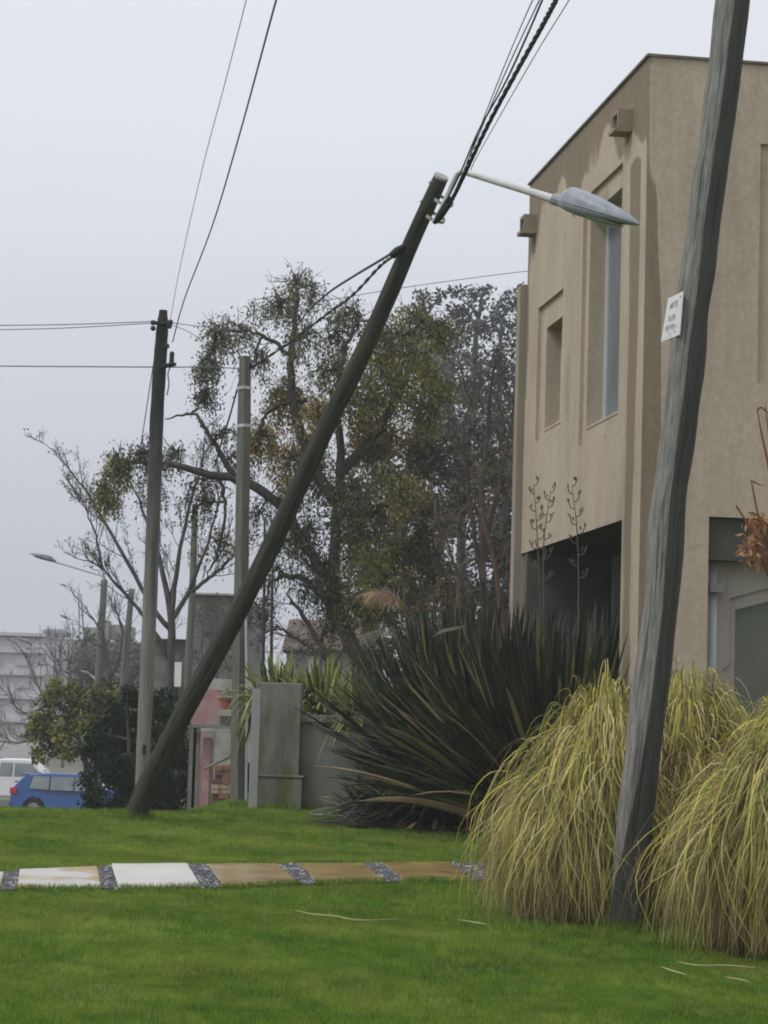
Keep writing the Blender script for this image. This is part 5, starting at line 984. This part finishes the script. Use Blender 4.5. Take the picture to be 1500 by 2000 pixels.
mb = MB(); mb.tube([P(84, 1237, 196), P(88, 1237, 196), P(125, 1237, 196), P(137, 1242, 196)], [.30, .38, .38, .12], 14); wt = thing('water_tank', 'grey cylindrical water tank on top of the pale building', 'water tank', P(110, 1245, 196)); mb.build('tank', mat('tank_grey', (.16, .16, .17), (.22, .22, .23), scale=2, rough=.7), wt, smooth=True); add('stand', mat('tank_stand', (.12, .12, .13)), (90, 94, 1243, 1250, 195.8, 196.2), (122, 126, 1243, 1250, 195.8, 196.2), parent=wt)
b2 = thing('apartment_building', 'grey green hazy building behind the street lamp', 'building', P(200, 1450, 165)); add('wall', mat('building_green', (.20, .22, .19), (.26, .27, .23), scale=.4, rough=.9, c3=(.16, .17, .14), s3=.5), (140, 330, 1250, 1540, 165, 180), (165, 190, 1225, 1250, 166, 172), (202, 210, 1212, 1250, 166, 168), (216, 250, 1220, 1250, 167, 172), parent=b2)
for yy in (1262, 1300, 1340):
    for xx in (150, 185, 220, 256, 290): add('window', mat('bwin2', (.10, .11, .11), (.16, .17, .17), scale=.5, rough=.3), (xx, xx + 16, yy, yy + 20, 164.9, 165.1), parent=b2)
b3 = thing('warehouse', 'grey streaked building with pale flat roof edge behind the bare tree', 'building', P(430, 1450, 78)); add('wall', bw2, (378, 478, 1164, 1560, 78, 88), (296, 378, 1250, 1560, 79, 88), parent=b3); add('roof_edge', mat('roof_pale', (.34, .34, .32), (.40, .40, .38), scale=1, rough=.8), (374, 481, 1157, 1164, 77.7, 88.3), (294, 376, 1246, 1250, 78.7, 88.3), parent=b3)
for xx in (395, 440): add('window', mat('bwin3', (.06, .065, .065), (.10, .10, .10), scale=.8, rough=.3), (xx, xx + 26, 1200, 1235, 77.9, 78.1), parent=b3)
b4 = thing('cottage', 'low house with red tiled roof behind the bramble', 'house', P(620, 1450, 62)); add('wall', mat('cottage_wall', (.36, .34, .33), (.44, .42, .40), scale=1, rough=.9), (560, 740, 1268, 1560, 62, 67), parent=b4)
mb = MB(); a = P(550, 1270, 61.6); b_ = P(750, 1270, 61.6); c = P(565, 1210, 64.5); d = P(735, 1210, 64.5); mb.add([a, b_, d, c, [a[0], 67.6, a[2]], [b_[0], 67.6, b_[2]]], [(0, 1, 2, 3), (3, 2, 5, 4)], [(0, 3, 4), (1, 5, 2)]); mb.build('roof', mat('roof_red', (.10, .075, .065), (.16, .12, .105), scale=4, rough=.9, stretch=(1, 1, 6), c3=(.08, .08, .07), s3=1.5), b4)
for xx in (600, 690): add('window', frm, (xx, xx + 24, 1282, 1318, 61.9, 62.05), parent=b4)
# ============================================================ CARS
def wheel(c, r, wd_, parent, sd_):
    mb = MB(); mb.tube([c - np.array([0, wd_ / 2, 0]), c + np.array([0, wd_ / 2, 0])], r, 24); w_ = mb.build('wheel', mat('tyre', (.012, .012, .012), (.02, .02, .02), scale=9, rough=.9), parent, smooth=True, sharp=40, bevel=.02)
    mb = MB(); y = sd_ * (wd_ / 2 + .004); mb.tube([c + np.array([0, y - sd_ * .05, 0]), c + np.array([0, y, 0])], r * .62, 20)
    for k in range(7):
        th = k / 7 * 6.283; mb.tube([c + np.array([0, y, 0]), c + np.array([math.cos(th) * r * .6, y + sd_ * .012, math.sin(th) * r * .6])], .03, 5)
    mb.build('rim', mat('alloy', (.35, .36, .37), (.45, .46, .46), scale=5, rough=.35, metal=.6), w_)
def car(name, label, X0, Y0, Z0, body, outline, glass_side, glass_rear, wheels, W, paint, extras, cat='car'):
    t_ = thing(name, label, cat, (X0 + 2, Y0 + W / 2, Z0))
    # loft the side outline across the width, narrowing above the belt line
    st = [(-1, 1), (-.93, .0), (.93, .0), (1, 1)]
    belt = body['belt']; top = body['top']
    def rows(side):  # side -1 near, 1 far
        o = []
        for x, z in outline:
            k = max(0, (z - belt) / (top - belt)); o.append((X0 + x, Y0 + W / 2 + side * (W / 2 - .22 * k - .03 * max(0, (.35 - z))), Z0 + z))
        return o
    n = len(outline); Np_, Fp = rows(-1), rows(1); mb = MB(); mid = []
    inset = []
    V = Np_ + Fp; q = [(i, n + i, n + (i + 1) % n, (i + 1) % n) for i in range(n)]; mb.add(V, q)
    me = bpy.data.meshes.new('body'); me.from_pydata([tuple(v) for v in V], [], [tuple(range(n)), tuple(range(2 * n - 1, n - 1, -1))] + q); me.materials.append(paint)
    o = link_obj('body', me, t_); bv = o.modifiers.new('bevel', 'BEVEL'); bv.width = .05; bv.segments = 3; bv.limit_method = 'ANGLE'; bv.angle_limit = rad(40)
    for p_ in me.polygons: p_.use_smooth = True
    try: me.set_sharp_from_angle(angle=rad(50))
    except Exception: pass
    gl = mat('car_glass', (.10, .12, .13), (.20, .22, .22), scale=1.5, rough=.08, spec=.7)
    for g_ in glass_side:
        for side in (-1, 1):
            Vg = []
            for x, z in g_:
                k = max(0, (z - belt) / (top - belt)); Vg.append((X0 + x, Y0 + W / 2 + side * (W / 2 - .22 * k + .006), Z0 + z))
            me2 = bpy.data.meshes.new('side_window'); me2.from_pydata(Vg, [], [tuple(range(len(Vg)))]); me2.materials.append(gl); link_obj('side_window', me2, t_)
    for g_ in glass_rear:
        (x0, z0), (x1, z1), hw = g_; mb = MB(); yc = Y0 + W / 2
        mb.add([(X0 + x0, yc - hw, Z0 + z0), (X0 + x0, yc + hw, Z0 + z0), (X0 + x1, yc + hw * .88, Z0 + z1), (X0 + x1, yc - hw * .88, Z0 + z1)], [(0, 1, 2, 3)]); mb.build('windscreen', gl, t_)
    for x, r_ in wheels:
        for side in (-1, 1): wheel(np.array([X0 + x, Y0 + W / 2 + side * (W / 2 - .10), Z0 + r_]), r_, .2, t_, side)
    for nm, bxs, m_ in extras:
        mb = MB(); 
        for (x0, x1, y0, y1, z0, z1) in bxs: mb.box(X0 + x0, X0 + x1, Y0 + y0, Y0 + y1, Z0 + z0, Z0 + z1)
        mb.build(nm, m_, t_, bevel=.015)
    return t_
def arch(xc, r, z0, n=7): return [(xc + r * math.cos(t), z0 + r * math.sin(t) * 1.0) for t in np.linspace(math.pi, 0, n)]
blue = mat('car_blue', (.022, .08, .25), (.026, .085, .27), scale=2, rough=.3, spec=.4)
wht = mat('car_white', (.72, .72, .72), (.75, .75, .75), scale=2, rough=.3, spec=.5)
redl = mat('tail_lamp', (.45, .03, .04), (.5, .04, .05), scale=3, rough=.2); blk = mat('trim_black', (.015, .015, .016), (.02, .02, .02), scale=5, rough=.5)
hatch = [(.05, .32)] + arch(.78, .36, .30) + arch(3.38, .36, .30) + [(4.15, .28), (4.2, .5), (4.15, .72), (3.9, .86), (3.15, .97), (2.45, 1.40), (2.1, 1.455), (1.2, 1.46), (.42, 1.40), (.10, 1.02), (0, .85), (0, .5)]
Xc = P(28, 1540, 77)[0]
car('hatchback_car', 'bright blue hatchback parked at the left with its rear facing left', Xc, 76.2, -1.66, dict(belt=.92, top=1.46), hatch,
    [[(.62, .96), (1.25, .93), (1.25, 1.36), (.72, 1.36)], [(1.30, .93), (2.05, .92), (2.05, 1.37), (1.30, 1.37)], [(2.10, .92), (2.98, .94), (2.38, 1.34), (2.10, 1.37)]],
    [((.085, 1.03), (.395, 1.375), .58), ((3.12, .99), (2.48, 1.385), .62)], [(.78, .31), (3.38, .31)], 1.78, blue,
    [('tail_light', [(-.02, .20, -.012, .30, .78, .98)], redl), ('tail_light', [(-.02, .20, 1.48, 1.792, .78, .98)], redl), ('bumper', [(-.04, .12, .03, 1.75, .30, .52)], blue), ('door_handle', [(1.62, 1.80, -.02, .01, .80, .84)], blue), ('door_handle', [(2.62, 2.80, -.02, .01, .80, .84)], blue), ('mirror', [(2.78, 2.95, -.20, -.02, .92, 1.05)], blue), ('sill_trim', [(1.18, 2.98, -.006, .02, .22, .30)], blk), ('roof_spoiler', [(.28, .55, .20, 1.58, 1.40, 1.44)], blue)])
pick = [(-1.4, .55), (-1.4, .42)] + arch(.15 - .65, .42, .42) + arch(2.65, .42, .42) + [(3.45, .4), (3.5, .75), (3.45, 1.02), (2.5, 1.12), (1.95, 1.72), (1.7, 1.78), (.75, 1.78), (.55, 1.7), (.38, 1.1), (-1.4, 1.08)]
Xp = P(-8, 1500, 84)[0]
pk = car('pickup_truck', 'white pickup truck half hidden behind the blue hatchback', Xp - .5, 83.4, -1.66, dict(belt=1.08, top=1.78), pick,
    [[(.62, 1.14), (1.2, 1.14), (1.2, 1.64), (.76, 1.64)], [(1.25, 1.14), (2.3, 1.16), (1.85, 1.62), (1.25, 1.64)]], [((.40, 1.14), (.56, 1.66), .7), ((2.48, 1.15), (1.98, 1.68), .72)], [(-.5, .37), (2.65, .37)], 1.8, wht,
    [('door_handle', [(1.3, 1.46, -.02, .01, .96, 1.0)], blk), ('mirror', [(2.15, 2.3, -.22, -.02, 1.12, 1.32)], blk), ('tailgate', [(-1.43, -1.40, .05, 1.75, .55, 1.08)], wht), ('bumper', [(-1.52, -1.43, .1, 1.7, .42, .56)], blk)], 'pickup truck')
mb = MB()
for y_ in (83.5, 85.1): mb.tube([(Xp - .5 - .35, y_, -1.66 + 1.08), (Xp - .5 + .15, y_, -1.66 + 1.66), (Xp - .5 + .45, y_, -1.66 + 1.74)], .04, 8)
mb.tube([(Xp - .5 + .15, 83.5, -1.66 + 1.66), (Xp - .5 + .15, 85.1, -1.66 + 1.66)], .04, 8); mb.build('roll_bar', blk, pk)
# ============================================================ HAZE
hm = bpy.data.materials.new('haze_air'); hm.use_nodes = True; t = hm.node_tree; t.nodes.clear(); out = t.nodes.new('ShaderNodeOutputMaterial'); pv = t.nodes.new('ShaderNodeVolumePrincipled')
pv.inputs['Color'].default_value = (.86, .88, .93, 1); pv.inputs['Density'].default_value = .0009; pv.inputs['Anisotropy'].default_value = 0.0
t.links.new(pv.outputs[0], out.inputs['Volume'])
mb = MB(); mb.box(-620, 620, -20, 1010, -4, 32); o = mb.build('haze', hm); tag(o, 'thin grey mist filling the air over the whole scene', 'haze', kind='stuff')
